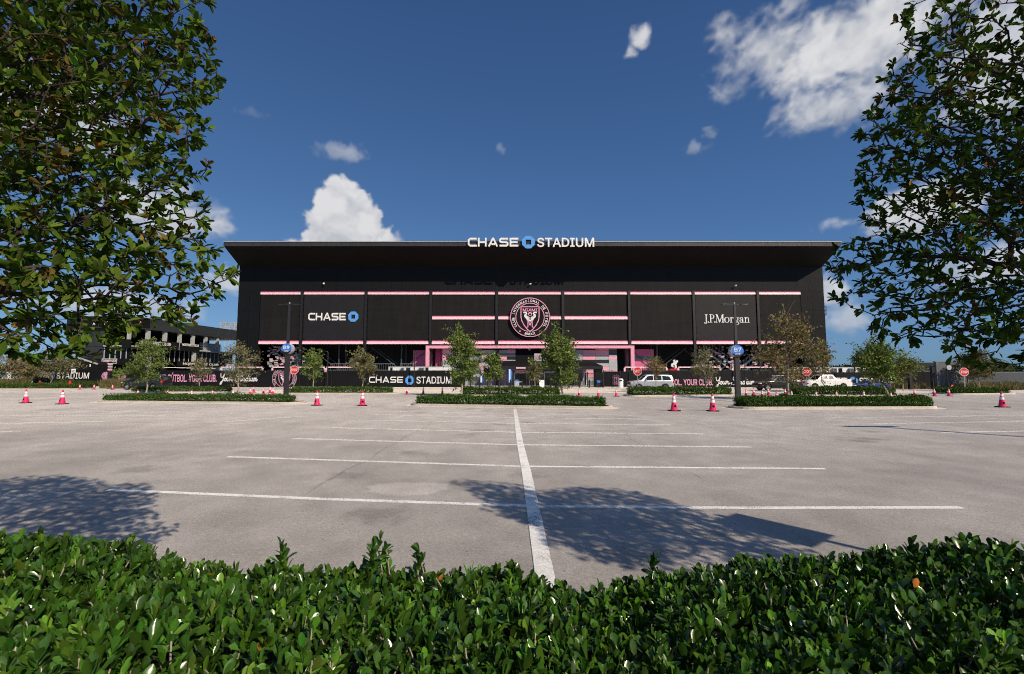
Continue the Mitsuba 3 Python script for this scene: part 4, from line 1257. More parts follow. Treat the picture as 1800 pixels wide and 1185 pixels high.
stop_sign('stop sign just right of the left lamp post', 515.8, 650.4, 690, .05)
stop_sign('stop sign in front of the silver car', 1121.5, 652.5, 690, -.1)
stop_sign('stop sign between the black car and the white pickup', 1419.8, 653.2, 690.5, -.15)
stop_sign('rightmost stop sign, in front of the grey block wall', 1697.5, 654, 690, -.1)


def thin_lamp(label, px, base, top, Y, arm):
    k = thing('path_lamp', label, 'lamp post', None)
    x, h = P(px, 660, Y)[0], P(px, top, Y)[2]
    part(k, 'pole', MB().tube([[x, Y, 0], [x, Y, h]], [.09, .07], 8), 'black_metal')
    part(k, 'arm', MB().tube(spline([(x, Y, h - .1), (x + arm * .25, Y, h + .12), (x + arm * .7, Y, h + .16)], 5), .05, 6), 'black_metal')
    part(k, 'lamp_head', MB().box(x + arm * .5, x + arm * 1.25, Y - .14, Y + .14, h + .13, h + .2), 'black_metal')
    part(k, 'base', MB().lathe([(.16, 0), (.16, .2), (.1, .26)], (x, Y, .14), 10), 'black_metal')


thin_lamp('slim black lamp post beside the small tree left of centre', 575.5, 684, 619, 69.8, -.9)
thin_lamp('slim black lamp post standing before the banner left of the entrance', 728, 684, 618, 69.8, .4)
thin_lamp('slim black lamp post with bent arm above the blue car', 1503, 688, 625, 69, 1.0)
thin_lamp('slim black lamp post just right of the lamp post with sign B7', 1310, 686, 632, 69.5, .3)
k = thing('round_sign', 'round pale sign on a black pole in front of the grey block wall', 'sign')
b = P(1668, 684, 62)
part(k, 'pole', MB().tube([[b[0], 62, 0], [b[0] - .15, 62, P(1668, 648, 62)[2]]], .08, 8), 'black_metal')
part(k, 'disc', MB().plate(Point(b[0] + .1, P(1668, 646, 62)[2]).buffer(.36, 20), 61.9, .05), 'light_grey')
part(k, 'rim', MB().plate(Point(b[0] + .1, P(1668, 646, 62)[2]).buffer(.39, 20).difference(Point(b[0] + .1, P(1668, 646, 62)[2]).buffer(.33, 20)), 61.848, .02), 'black_metal')
k = thing('direction_sign', 'black post with three small pink and grey arrow boards at left, near the black van', 'sign')
Y = 68
x = P(191, 660, Y)[0]
part(k, 'post', MB().box(x - .18, x + .18, Y, Y + .3, 0, P(900, 638, Y)[2]), 'black_metal')
for j, (m, py) in enumerate((('pink_paint', 640), ('light_grey', 644.5), ('pink_paint', 649.7))):
    z = P(900, py, Y)[2]
    part(k, 'arrow_board', MB().plate(Polygon([(x - .1, z - .13), (x + .48, z - .13), (x + .48, z + .13), (x - .1, z + .13), (x - .25, z)]), Y - .003, .04), m)
k = thing('notice_sign', 'small white notice on a thin post before the fence lettering at left', 'sign')
Y = 70
q = P(129, 653, Y)
part(k, 'board', MB().box(q[0] - .33, q[0] + .33, Y, Y + .03, P(900, 655, Y)[2], P(900, 648.5, Y)[2]), 'white_paint')
part(k, 'print', MB().box(q[0] - .24, q[0] + .24, Y - .012, Y - .003, P(900, 651.5, Y)[2], P(900, 650.5, Y)[2]).box(q[0] - .24, q[0] + .16, Y - .012, Y - .003, P(900, 653.6, Y)[2], P(900, 652.6, Y)[2]), 'mid_grey')
part(k, 'post', MB().beam([q[0], Y + .06, 0], [q[0], Y + .06, P(900, 648.5, Y)[2]], .06), 'galvanised')

# hydrants, bin, bollards, board, flags
for px, Y, lab in ((123.5, 66, 'red fire hydrant standing on the kerb below the white notice at far left'), (71, 70, 'red fire hydrant half hidden by the far left hedge')):
    k = thing('fire_hydrant', lab, 'fire hydrant')
    x = P(px, 665, Y)[0]
    part(k, 'barrel', MB().lathe([(.20, 0), (.20, .08), (.14, .1), (.14, .72), (.18, .74), (.18, .8), (.15, .86), (.06, .98), (.04, 1.04), (0, 1.05)], (x, Y, .12), 12), 'hydrant_red', 40)
    part(k, 'outlet', MB().tube([[x, Y - .26, .66], [x, Y + .1, .66]], .085, 8), 'hydrant_red')
    for s in (-1, 1):
        part(k, 'outlet', MB().tube([[x, Y, .72], [x + s * .24, Y, .72]], .06, 8), 'hydrant_red')
k = thing('standpipe', 'small red standpipe valve in the grass before the grey block wall', 'valve')
x = P(1675, 680, 62)[0]
part(k, 'pipe', MB().tube(spline([(x - .3, 62, 0), (x - .3, 62, .35), (x - .05, 62, .5), (x + .15, 62, .25)], 5), .09, 8), 'hydrant_red', 40)
part(k, 'handwheel', MB().lathe([(.0, 0), (.13, 0), (.13, .04), (0, .04)], (x - .1, 62, .62), 10), 'hydrant_red')
k = thing('litter_bin', 'white ribbed litter bin right of the entrance, near the silver car', 'litter bin')
x = P(1091, 680, 68.5)[0]
part(k, 'body', MB().lathe([(.34, .14), (.37, .16), (.37, .42), (.35, .43), (.35, .46), (.37, .47), (.37, .74), (.35, .75), (.35, .78), (.37, .79), (.37, 1.05)], (x, 68.5, 0), 18), 'white_paint', 40)
part(k, 'lid', MB().lathe([(.38, 1.052), (.38, 1.3), (.3, 1.4), (0, 1.42)], (x, 68.5, 0), 18), 'white_paint', 40)
part(k, 'opening', MB().box(x - .26, x + .12, 68.06, 68.2, 1.10, 1.24), 'black_matt')
ORD = ['leftmost of the row'] + [f'{w} from the left' for w in 'second third fourth fifth sixth seventh eighth ninth tenth eleventh twelfth'.split()] + ['rightmost of the row']
for i, px in enumerate((827, 843, 857.5, 877, 897, 918, 934.5, 968, 986, 1000, 1018.5, 1036, 1060)):
    k = thing('bollard', 'slim black bollard before the entrance gates, ' + ORD[i], 'bollard', 'black bollards before the entrance gates')
    x = P(px, 680, 67.5)[0]
    part(k, 'post', MB().lathe([(.10, .14), (.10, 1.18), (.08, 1.24), (0, 1.26)], (x, 67.5, 0), 10), 'black_metal', 40)
    part(k, 'flange', MB().lathe([(.16, .14), (.16, .17), (.101, .18)], (x, 67.5, 0), 10), 'black_metal')
k = thing('a_board', 'blank white folding board standing on the pavement before the entrance', 'sign board')
x0, x1 = P(947.8, 680, 66.5)[0], P(956.5, 680, 66.5)[0]
for s in (-1, 1):
    part(k, 'panel', MB().hexa([[x0, 66.5 + s * .34, .14], [x1, 66.5 + s * .34, .14], [x1, 66.5 + s * .34 + .03, .14], [x0, 66.5 + s * .34 + .03, .14], [x0, 66.5 + s * .03, 1.22], [x1, 66.5 + s * .03, 1.22], [x1, 66.5 + s * .03 + .03, 1.22], [x0, 66.5 + s * .03 + .03, 1.22]]), 'white_paint')
part(k, 'hinge', MB().box(x0, x1, 66.48, 66.56, 1.222, 1.25), 'mid_grey')
for px, yt, yb, lab in ((897, 648.5, 673, 'tall narrow blue and white feather flag at the entrance'), (847, 660, 673, 'small blue and white flag beside the tree left of the entrance')):
    k = thing('feather_flag', lab, 'flag')
    Y = 69.5
    x = P(px, 665, Y)[0]
    zb_, zt_ = P(px, yb, Y)[2], P(px, yt, Y)[2]
    part(k, 'pole', MB().tube([[x - .32, Y, .14], [x - .3, Y, zt_]], .025, 6), 'black_metal')
    fl_ = Polygon([(x - .3, zb_), (x + .12, zb_ + .1), (x + .3, zt_ - .5), (x + .1, zt_ - .08), (x - .3, zt_)])
    part(k, 'cloth', MB().plate(fl_, Y + .01, .012), 'sign_blue')
    part(k, 'white_band', MB().plate(fl_.intersection(sbox(x - .18, 0, x + .02, 99)), Y - .004, .004), 'white_print')
k = thing('scanner_stand', 'black ticket scanner stand with a blue top beside the entrance gate at right', 'stand')
Y = 69.2
x = P(1051.5, 680, Y)[0]
part(k, 'body', MB().hexa([[x - .5, Y, .14], [x + .4, Y, .14], [x + .4, Y + .5, .14], [x - .5, Y + .5, .14], [x - .1, Y, .8], [x + .25, Y, .8], [x + .25, Y + .4, .8], [x - .1, Y + .4, .8]]), 'black_metal')
part(k, 'screen', MB().box(x - .15, x + .3, Y - .05, Y + .3, .82, 1.12), 'sign_blue')
k = thing('scanner_stand', 'ticket table with blue and white cloth left of the entrance door', 'table')
x = P(909.5, 680, 69.4)[0]
part(k, 'table_top', MB().box(x - .42, x + .75, 69.4, 70, .9, .96), 'white_paint')
part(k, 'cloth', MB().box(x - .4, x + .25, 69.37, 69.395, .3, .89), 'light_grey')
part(k, 'banner', MB().box(x - .35, x + .2, 69.35, 69.366, 1.0, 1.25).box(x - .1, x - .06, 69.37, 69.4, .96, 1.0), 'sign_blue')
for sx in (-.38, .7):
    part(k, 'leg', MB().box(x + sx, x + sx + .05, 69.45, 69.5, .14, .9), 'black_metal')
k = thing('number_board', 'big white figure 1 on the ground at the far left edge', 'sign')
part(k, 'figure', MB().plate(fit(txt('1'), P(13.5, 660, 84)[0], P(22.5, 660, 84)[0], P(900, 667.5, 84)[2], P(900, 654, 84)[2]), 84, .4), 'white_paint')
part(k, 'foot', MB().box(P(12, 660, 84)[0], P(24, 660, 84)[0], 83.5, 84.1, 0, P(900, 667.8, 84)[2]), 'light_grey')
k = thing('tube_rail', 'low galvanised tube railing at the far left edge behind the hedge', 'railing')
rb = MB()
for z in (1.1, .6):
    rb.tube([[P(-40, 660, 80)[0], 80, z], [P(31, 660, 80)[0], 80, z]], .04, 6)
part(k, 'rails', rb, 'galvanised')
for px in (-20, 0, 12, 30):
    part(k, 'post', MB().tube([[P(px, 660, 80)[0], 80, 0], [P(px, 660, 80)[0], 80, 1.1]], .04, 6), 'galvanised')

# off to the right of the picture: the parking sign and the lamp post whose shadows fall into view
k = thing('parking_sign', 'parking sign on a post that stands outside the right edge of the picture', 'sign')
bx_, by_ = 4.95, 2.83
part(k, 'board', MB().hexa([[bx_ - .235, by_ - .185, 2.0], [bx_ + .235, by_ + .185, 2.0], [bx_ + .223, by_ + .201, 2.0], [bx_ - .247, by_ - .169, 2.0], [bx_ - .235, by_ - .185, 2.75], [bx_ + .235, by_ + .185, 2.75], [bx_ + .223, by_ + .201, 2.75], [bx_ - .247, by_ - .169, 2.75]]), 'white_paint')
part(k, 'post', MB().box(bx_ - .03, bx_ + .03, by_ + .03, by_ + .09, 0, 2.8), 'galvanised')
k = thing('lamp_post', 'tall black lamp post that stands outside the right edge of the picture', 'lamp post')
bx_, by_ = 18.3, 8.6
part(k, 'lower_pole', MB().box(bx_ - .15, bx_ + .15, by_ - .15, by_ + .15, 0, 2.4), 'pole_material')
part(k, 'upper_pole', MB().box(bx_ - .09, bx_ + .09, by_ - .09, by_ + .09, 2.4, 7.0), 'pole_material')
part(k, 'lamp_head', MB().box(bx_ - .9, bx_ + .9, by_ - .16, by_ + .16, 7.0, 7.08), 'black_metal')
# ---------------------------------------------------------------- traffic cones
H_ = .86


def cone_meshes():
    b = MB().mesh(m3.CrossSection.square((.50, .50), True).offset(-.06, m3.JoinType.Round, 2, 12).offset(.06, m3.JoinType.Round, 2, 12).extrude(.045))
    rad = lambda z: .165 + (.036 - .165) * (z - .045) / (H_ - .045)

    def seg(za, zb, dr_=0.0):
        return MB().lathe([(rad(za) + dr_, za), (rad(zb) + dr_, zb)], sides=18)
    low = MB().lathe([(.20, .045), (.19, .07), (rad(.08), .085), (rad(.42), .42)], sides=18)
    return dict(base=b.get(), body=low.get(), lower_band=seg(.42, .56, .003).get(), mid=seg(.56, .60).get(), upper_band=seg(.60, .735, .003).get(),
                tip=MB().lathe([(rad(.735), .735), (rad(H_), H_), (.02, H_ + .012), (0, H_ + .012)], sides=18).get())


CM = cone_meshes()
CP_ = {k: mikit.ply(m, None, 40) for k, m in CM.items()}
CMAT = {'base': 'rubber', 'body': 'cone_pink', 'lower_band': 'white_paint', 'mid': 'cone_pink', 'upper_band': 'white_paint', 'tip': 'cone_red'}
CNAME = {'base': 'base', 'body': 'body', 'lower_band': 'reflective_band', 'mid': 'middle_ring', 'upper_band': 'reflective_band', 'tip': 'tip'}
dotg = MB()
a_ = np.linspace(-.42, .42, 9)
rr_ = lambda z: .165 + (.036 - .165) * (z - .045) / (H_ - .045) + .004
v_ = [[0, 0, 0]]
cz, cr = .24, .062
pts_ = [(math.sin(t) * cr, cz + math.cos(t) * cr) for t in np.linspace(0, 2 * np.pi, 17)[:-1]]
vv = [[0, -rr_(cz), cz]] + [[q[0], -math.sqrt(max(rr_(q[1]) ** 2 - q[0] ** 2, 0)), q[1]] for q in pts_]
dotg.add(vv, [[0, 1 + (i + 1) % 16, 1 + i] for i in range(16)])
CP_['emblem'] = mikit.ply(dotg.get(), None, False)
CONES = [
    (45, 708.5, 'left cone of the pair standing on the open asphalt at far left'), (109, 710.5, 'right cone of the pair standing on the open asphalt at far left'),
    (557, 713, 'left cone of the pair on open asphalt between the left and central hedge islands'), (637, 713.5, 'right cone of the pair on open asphalt between the left and central hedge islands'),
    (1185, 722.5, 'left cone of the pair on open asphalt between the central and right hedge islands'), (1253, 723, 'right cone of the pair on open asphalt between the central and right hedge islands'),
    (1762, 716, 'big cone on the asphalt near the right edge, below the grasses'),
    (140, 684.5, 'leftmost cone of the three in a row left of the black van'), (165, 684.8, 'middle cone of the three in a row left of the black van'), (197.5, 685.5, 'rightmost cone of the three in a row left of the black van'),
    (241.5, 700.5, 'cone peeping over the left hedge beside the trunk of the leafy tree'), (293, 701, 'cone peeping over the left hedge, second from its left end'),
    (336.5, 701, 'cone peeping over the left hedge, third from its left end'), (373, 700.5, 'cone peeping over the left hedge, fourth from its left end'),
    (409, 699, 'cone just left of the pale trunk of the bare topped tree at left'), (418.5, 691, 'cone just right of the pale trunk of the bare topped tree at left'),
    (439.5, 694.5, 'front cone at the left end of the group by the left lamp post'), (446, 690.5, 'rear cone at the left end of the group by the left lamp post'),
    (463, 693.8, 'cone in the middle of the group near the left lamp post'), (474.5, 690.8, 'rear cone of the two closest to the left lamp post'), (479.5, 694.2, 'front cone of the two closest to the left lamp post'),
    (715, 693.3, 'left cone of three below the white fence lettering left of the entrance'), (744, 693.3, 'middle cone of three below the white fence lettering left of the entrance'), (777.5, 693.8, 'right cone of three below the white fence lettering left of the entrance'),
    (1018, 697.2, 'left cone of three right of the central tree, before the gates'), (1052, 697.2, 'middle cone of three right of the central tree, before the gates'), (1083.5, 697.2, 'right cone of three right of the central tree, near the litter bin'),
    (1312, 698, 'cone nearest the right lamp post, right of its foot'), (1325, 695.8, 'cone at the nose of the black car, second from the right lamp post'), (1340, 700, 'front cone before the black car, third from the right lamp post'),
    (1351, 695.3, 'cone before the front wheel of the black car'), (1365.5, 702, 'front cone before the middle of the black car, at the hedge top'), (1380.5, 695.8, 'cone just left of the trunk of the wispy brown tree, behind it'),
    (1391.8, 702, 'cone just right of the trunk of the wispy brown tree'), (1435, 704, 'cone peeping over the right hedge below the white pickup cab'), (1471, 704, 'cone peeping over the right hedge below the white pickup bed'),
    (1519, 703, 'cone peeping over the right hedge below the blue car'), (1566.5, 706.5, 'cone tip peeping over the right hedge right of the leafy tree trunk'),
    (1608, 697, 'left cone of three right of the blue car'), (1643, 696.5, 'middle cone of three right of the blue car'), (1668.5, 696.5, 'right cone of three, before the grey block wall')]
rc = random.Random(8)
for i, (px, py, lab) in enumerate(CONES):
    k = thing('traffic_cone', ('pink ' + lab if lab.startswith('cone') else lab.replace('cone', 'pink cone', 1)).replace('pink cones', 'cones'), 'traffic cone', 'pink traffic cones on the car park')
    g = G(px, py)
    M = T().translate([g[0], g[1], .004]).rotate([0, 0, 1], rc.uniform(-25, 25)).rotate([1, 0, 0], rc.uniform(-1.2, 1.2)).scale(1 if i < 7 else .78)
    for q, d in CP_.items():
        if q == 'emblem':
            if i < 7 or i % 3 == 0:
                scene[unique(f'{k}__emblem')] = {**d, 'to_world': M, 'bsdf': {'type': 'ref', 'id': 'black_matt'}}
            continue
        scene[unique(f'{k}__{CNAME[q]}')] = {**d, 'to_world': M, 'bsdf': {'type': 'ref', 'id': CMAT[q]}}

# ---------------------------------------------------------------- vehicles
for nm, c, r_, me, cc_ in (('car_silver', (.50, .52, .54), .28, .55, 1.0), ('car_black', (.010, .010, .012), .18, .0, 1.0), ('car_white', (.78, .78, .78), .25, .0, 1.0), ('car_blue', (.010, .035, .19), .2, .2, 1.0)):
    mat(nm, c, r_, .5, metallic=me, clearcoat=cc_, clearcoat_gloss=.95)
mat('chrome', (.65, .65, .66), .2, .5, metallic=.9)
mat('rim_metal', (.50, .51, .53), .3, .5, metallic=.7)
mat('lamp_glass', (.75, .77, .80), .12, .8)
mat('tail_red', (.45, .01, .012), .15, .8)
mat('amber', (.80, .16, .01), .2, .8)


def man_y(poly, W):
    return m3.CrossSection([poly]).extrude(W).rotate((90, 0, 0)).translate((0, W / 2, 0))


def man_z(poly, z0, z1_):
    return m3.CrossSection([poly]).extrude(z1_ - z0).translate((0, 0, z0))


def man_x(poly, L):
    return m3.CrossSection([poly]).extrude(L).transform([[0, 0, 1, 0], [1, 0, 0, 0], [0, 1, 0, 0]])


def ccw(p):
    p = Polygon(p)
    return list(p.exterior.coords)[:-1] if p.exterior.is_ccw else list(p.exterior.coords)[::-1][:-1]


def soft(p, r=.05):
    return ccw(Polygon(p).buffer(-r).buffer(2 * r, quad_segs=3).buffer(-r).exterior.coords)


def vehicle(label, cat, paint, side, W, H, belt, roofw, wheels, wr, windows, glass_z, px, py, Y, length_px, bed=None, extras=None, name='parked_car', yaw=0.0):
    key = thing(name, label, cat)
    L = max(p[0] for p in side)
    x0 = P(px, py, Y)[0]
    scale = (P(px + length_px, py, Y)[0] - x0) / L
    w = W / 2
    front = [(-w + .04, .22), (-w, .55), (-w, belt - .1), (-w + .03, belt), (-roofw, H - .1), (-roofw + .12, H + .02), (roofw - .12, H + .02), (roofw, H - .1), (w - .03, belt), (w, belt - .1), (w, .55), (w - .04, .22)]
    plan = [(0, -w * .62), (.12, -w * .86), (.5, -w), (L - .35, -w), (L - .05, -w * .85), (L, -w * .6), (L, w * .6), (L - .05, w * .85), (L - .35, w), (.5, w), (.12, w * .86), (0, w * .62)]
    hull = man_y(soft(side), W + 1) ^ man_x(ccw(front), L + 1) ^ man_z(ccw(plan), 0, H + 1)
    body = hull
    for wx_ in wheels:
        body -= man_y(ccw([(wx_ + (wr + .07) * math.cos(t), wr + (wr + .07) * math.sin(t)) for t in np.linspace(0, 2 * np.pi, 25)[:-1]]), W + 1) - man_y(ccw([(wx_ - .6, 0), (wx_ + .6, 0), (wx_ + .6, 1.1), (wx_ - .6, 1.1)]), W - .62)
    if bed:
        body -= man_z(ccw([(bed[0], -w + .1), (bed[1], -w + .1), (bed[1], w - .1), (bed[0], w - .1)]), bed[2], H + 1)
    inner = hull.translate((-L / 2, 0, 0)).scale((1, (W - .05) / W, 1)).translate((L / 2, 0, 0))
    c_, s_ = math.cos(yaw), math.sin(yaw)
    M = np.array([[c_ * scale, -s_ * scale, 0, x0], [s_ * scale, c_ * scale, 0, Y], [0, 0, scale, .004], [0, 0, 0, 1]])
    glass = []
    for poly in windows:
        pr = man_y(soft(poly, .03), W + 1)
        glass.append(inner ^ pr)
        body -= pr - man_y(ccw([(-1, -1), (L + 1, -1), (L + 1, 5), (-1, 5)]), 2 * (roofw - .16))
    a, b = glass_z                                              # windscreen: two side-view points, recessed 2 cm
    for (p, q) in (a, b):
        p, q = np.array(p), np.array(q)
        n = np.array([-(q - p)[1], (q - p)[0]])
        n = n / np.linalg.norm(n)
        pr = man_y(ccw([p + n * .3, q + n * .3, q - n * .035, p - n * .035]), 2 * (roofw - .05))
        body -= pr
        pr2 = man_y(ccw([p + n * -.022, q + n * -.022, q - n * .05, p - n * .05]), 2 * (roofw - .05))
        glass.append(hull ^ pr2)
    MM = lambda m: place_mesh(MB().mesh(m), M)
    part(key, 'body', MM(body), paint, 28)
    for g in glass[:-2]:
        part(key, 'window', MM(g), 'glass_dark')
    part(key, 'windscreen', MM(glass[-2]), 'glass_dark')
    part(key, 'rear_window', MM(glass[-1]), 'glass_dark')
    tyre = MB().lathe([(wr * .62, -.10), (wr * .95, -.11), (wr, -.07), (wr, .07), (wr * .95, .11), (wr * .62, .10)], sides=22).get()
    rim = MB().lathe([(0, .075), (wr * .16, .085), (wr * .2, .05)], sides=12)
    rim.lathe([(wr * .54, .06), (wr * .56, .09), (wr * .63, .098), (wr * .63, -.05), (wr * .54, -.05)], sides=22)
    for t in range(6):
        an = t * math.pi / 3
        rim.beam([wr * .14 * math.cos(an), wr * .14 * math.sin(an), .06], [wr * .58 * math.cos(an), wr * .58 * math.sin(an), .07], wr * .17, .03)
    hub = MB().lathe([(0, .0), (wr * .6, .0)], sides=18).get()
    for wx_ in wheels:
        for s in (-1, 1):
            A = np.array([[1, 0, 0, wx_], [0, 0, s, s * (w - .115)], [0, -s, 0, wr], [0, 0, 0, 1]], float)
            wk = part(key, 'wheel', place_mesh(place_mesh(tyre, A), M), 'rubber', 40)
            part(wk, 'rim', place_mesh(place_mesh(rim, A), M), 'rim_metal')
            part(wk, 'brake_disc', place_mesh(place_mesh(hub, A), M), 'dark_grey')
    for s in (-1, 1):
        part(key, 'headlight', MM(m3.Manifold.cube((.34, .36, .13), True).translate((.20, s * (w - .24), belt - .24)) ^ hull.translate((-.012, s * .012, .0))), 'lamp_glass')
        part(key, 'taillight', MM(m3.Manifold.cube((.2, .2, .24), True).translate((L - .12, s * (w - .14), belt - .14)) ^ hull.translate((.012, s * .012, 0))), 'tail_red')
        part(key, 'marker_lamp', MM(m3.Manifold.cube((.16, .1, .07), True).translate((.42, s * (w - .02), .60)) ^ hull.translate((-.01, s * .012, 0))), 'amber')
        mx = windows[0][0][0] + .22
        part(key, 'mirror', MM(m3.Manifold.hull(m3.Manifold.cube((.12, .18, .15), True).translate((mx, s * (w + .06), belt + .10)) + m3.Manifold.cube((.08, .1, .1), True).translate((mx + .03, s * (w - .04), belt + .03)))), paint)
    part(key, 'grille', MM(m3.Manifold.cube((.1, W * .55, .22), True).translate((.03, 0, belt - .3)) ^ hull.translate((-.014, 0, 0))), 'black_metal')
    part(key, 'bumper', MM(m3.Manifold.cube((.3, W * .9, .16), True).translate((.12, 0, .42)) ^ hull.translate((-.02, 0, 0))), 'black_metal')
    part(key, 'sill', MB().box(0, 0, 0, 0, 0, 0).get() if False else MM(man_y(ccw([(wheels[0] + wr + .1, .25), (wheels[1] - wr - .1, .25), (wheels[1] - wr - .1, .36), (wheels[0] + wr + .1, .36)]), W + .02) ^ man_x(ccw([(-w - .01, 0), (w + .01, 0), (w + .01, 1), (-w - .01, 1)]), L)), 'black_metal')
    for s in (-1, 1):
        for hx in extras['handles']:
            part(key, 'door_handle', MM(m3.Manifold.cube((.2, .03, .035), True).translate((hx, s * (w + .012), belt - .13))), extras.get('handle_mat', paint))
        for sx in extras['seams']:
            part(key, 'door_seam', MM(m3.Manifold.cube((.014, .012, belt - .42), True).translate((sx, s * (w - .0045), (belt + .34) / 2))), 'black_matt')
    for (bx0, bx1, bz, m_) in extras.get('rails', ()):
        for s in (-1, 1):
            part(key, 'roof_rail', MM(m3.Manifold.cube((bx1 - bx0, .05, .05), True).translate(((bx0 + bx1) / 2, s * (roofw - .12), bz))), m_)
    return key, M, hull


SUV = [(0.02, .34), (0, .72), (.08, 1.02), (.4, 1.12), (1.28, 1.20), (1.98, 1.80), (2.3, 1.90), (4.5, 1.88), (4.95, 1.80), (5.2, 1.15), (5.25, .6), (5.15, .34)]
vehicle('silver sport utility car facing left behind a hedge strip, before the pink slogan', 'car', 'car_silver', SUV, 2.0, 1.90, 1.16, .78, (.98, 4.10), .39,
        [[(1.62, 1.19), (2.10, 1.70), (2.72, 1.74), (2.72, 1.19)], [(2.80, 1.19), (2.80, 1.74), (3.72, 1.74), (3.72, 1.19)], [(3.80, 1.19), (3.80, 1.73), (4.66, 1.68), (4.86, 1.22)]],
        (((1.36, 1.25), (1.95, 1.76)), ((4.98, 1.72), (5.17, 1.22))), 1105, 690, 59.2, 77, extras=dict(handles=(2.6, 3.6), seams=(1.62, 2.76, 3.76), rails=((2.4, 4.7, 1.935, 'chrome'),)))
XO = [(0.02, .32), (0, .62), (.12, .84), (.45, .96), (1.40, 1.08), (2.15, 1.56), (2.6, 1.64), (3.9, 1.58), (4.75, 1.22), (4.95, 1.10), (5.0, .6), (4.9, .34)]
k, M, hull_ = vehicle('black crossover car parked facing left behind pink cones, with light bars on its roof', 'car', 'car_black', XO, 1.95, 1.64, 1.05, .70, (.98, 3.98), .37,
                      [[(1.75, 1.08), (2.24, 1.47), (2.86, 1.53), (2.86, 1.08)], [(2.94, 1.08), (2.94, 1.53), (3.75, 1.46), (4.15, 1.14)]],
                      (((1.46, 1.13), (2.10, 1.52)), ((4.05, 1.52), (4.72, 1.24))), 1327.5, 690, 58.6, 78, extras=dict(handles=(2.75, 3.75), seams=(1.75, 2.9, 3.85), handle_mat='chrome', rails=((2.3, 3.9, 1.69, 'white_paint'),)))
part(k, 'window_trim', place_mesh(MB().box(1.7, 4.2, -.985, -.96, 1.055, 1.075), M), 'chrome')
TRK = [(0.02, .42), (0, .85), (.06, 1.10), (.35, 1.18), (1.38, 1.24), (1.95, 1.80), (2.2, 1.88), (3.35, 1.86), (3.62, 1.30), (5.5, 1.28), (5.55, .7), (5.45, .48)]
k, M, hull_ = vehicle('white pickup truck with four doors parked facing left, right of the third stop sign', 'pickup', 'car_white', TRK, 1.98, 1.88, 1.22, .74, (.98, 4.35), .40,
                      [[(1.66, 1.25), (2.08, 1.68), (2.62, 1.74), (2.62, 1.25)], [(2.70, 1.25), (2.70, 1.74), (3.26, 1.73), (3.34, 1.25)]],
                      (((1.44, 1.30), (1.93, 1.75)), ((3.40, 1.76), (3.58, 1.36))), 1410, 688, 60.5, 81, bed=(3.72, 5.44, .85), extras=dict(handles=(2.52, 3.25), seams=(1.66, 2.66, 3.42)))
part(k, 'door_badge', place_mesh(MB().box(2.05, 2.25, -.999, -.992, .78, .98), M), 'sign_blue')
SED = [(0.02, .28), (0, .55), (.14, .74), (.5, .84), (1.45, .95), (2.15, 1.36), (2.6, 1.43), (3.3, 1.40), (4.05, 1.08), (4.7, 1.02), (4.82, .8), (4.75, .32)]
SED = [(a, b * .86) for a, b in SED]
vehicle('dark blue saloon car parked facing left in front of the white fence lettering at right', 'car', 'car_blue', SED, 1.85, 1.23, .83, .62, (.92, 3.82), .32,
        [[(1.78, .85), (2.24, 1.11), (2.78, 1.145), (2.78, .85)], [(2.86, .85), (2.86, 1.145), (3.30, 1.125), (3.80, .885)]],
        (((1.52, .86), (2.10, 1.135)), ((3.36, 1.17), (4.0, .945))), 1493, 688, 60.8, 66, extras=dict(handles=(2.68, 3.55), seams=(1.78, 2.82, 3.6)))
VAN = [(0.02, .30), (0, .62), (.12, .86), (.5, 1.02), (1.1, 1.16), (1.95, 1.66), (2.5, 1.76), (4.4, 1.72), (4.78, 1.55), (5.0, 1.05), (5.05, .6), (4.95, .34)]
vehicle('black people carrier parked facing left behind the leafy young tree at left', 'van', 'car_black', VAN, 1.98, 1.76, 1.10, .74, (.92, 4.0), .36,
        [[(1.55, 1.13), (2.10, 1.57), (2.62, 1.63), (2.62, 1.13)], [(2.70, 1.13), (2.70, 1.63), (3.62, 1.62), (3.62, 1.13)], [(3.70, 1.13), (3.70, 1.62), (4.35, 1.58), (4.62, 1.18)]],
        (((1.2, 1.22), (1.92, 1.63)), ((4.80, 1.50), (4.99, 1.10))), 220.5, 684, 62.6, 74, name='parked_van', extras=dict(handles=(2.5, 3.5), seams=(1.55, 2.66, 3.66)))
# ---------------------------------------------------------------- young trees on the islands
def limb(a, b, sag, n=6):
    t = np.linspace(0, 1, n)[:, None]
    p = a + (b - a) * t
    p[:, 2] += sag * np.sin(np.pi * t[:, 0])
    return p


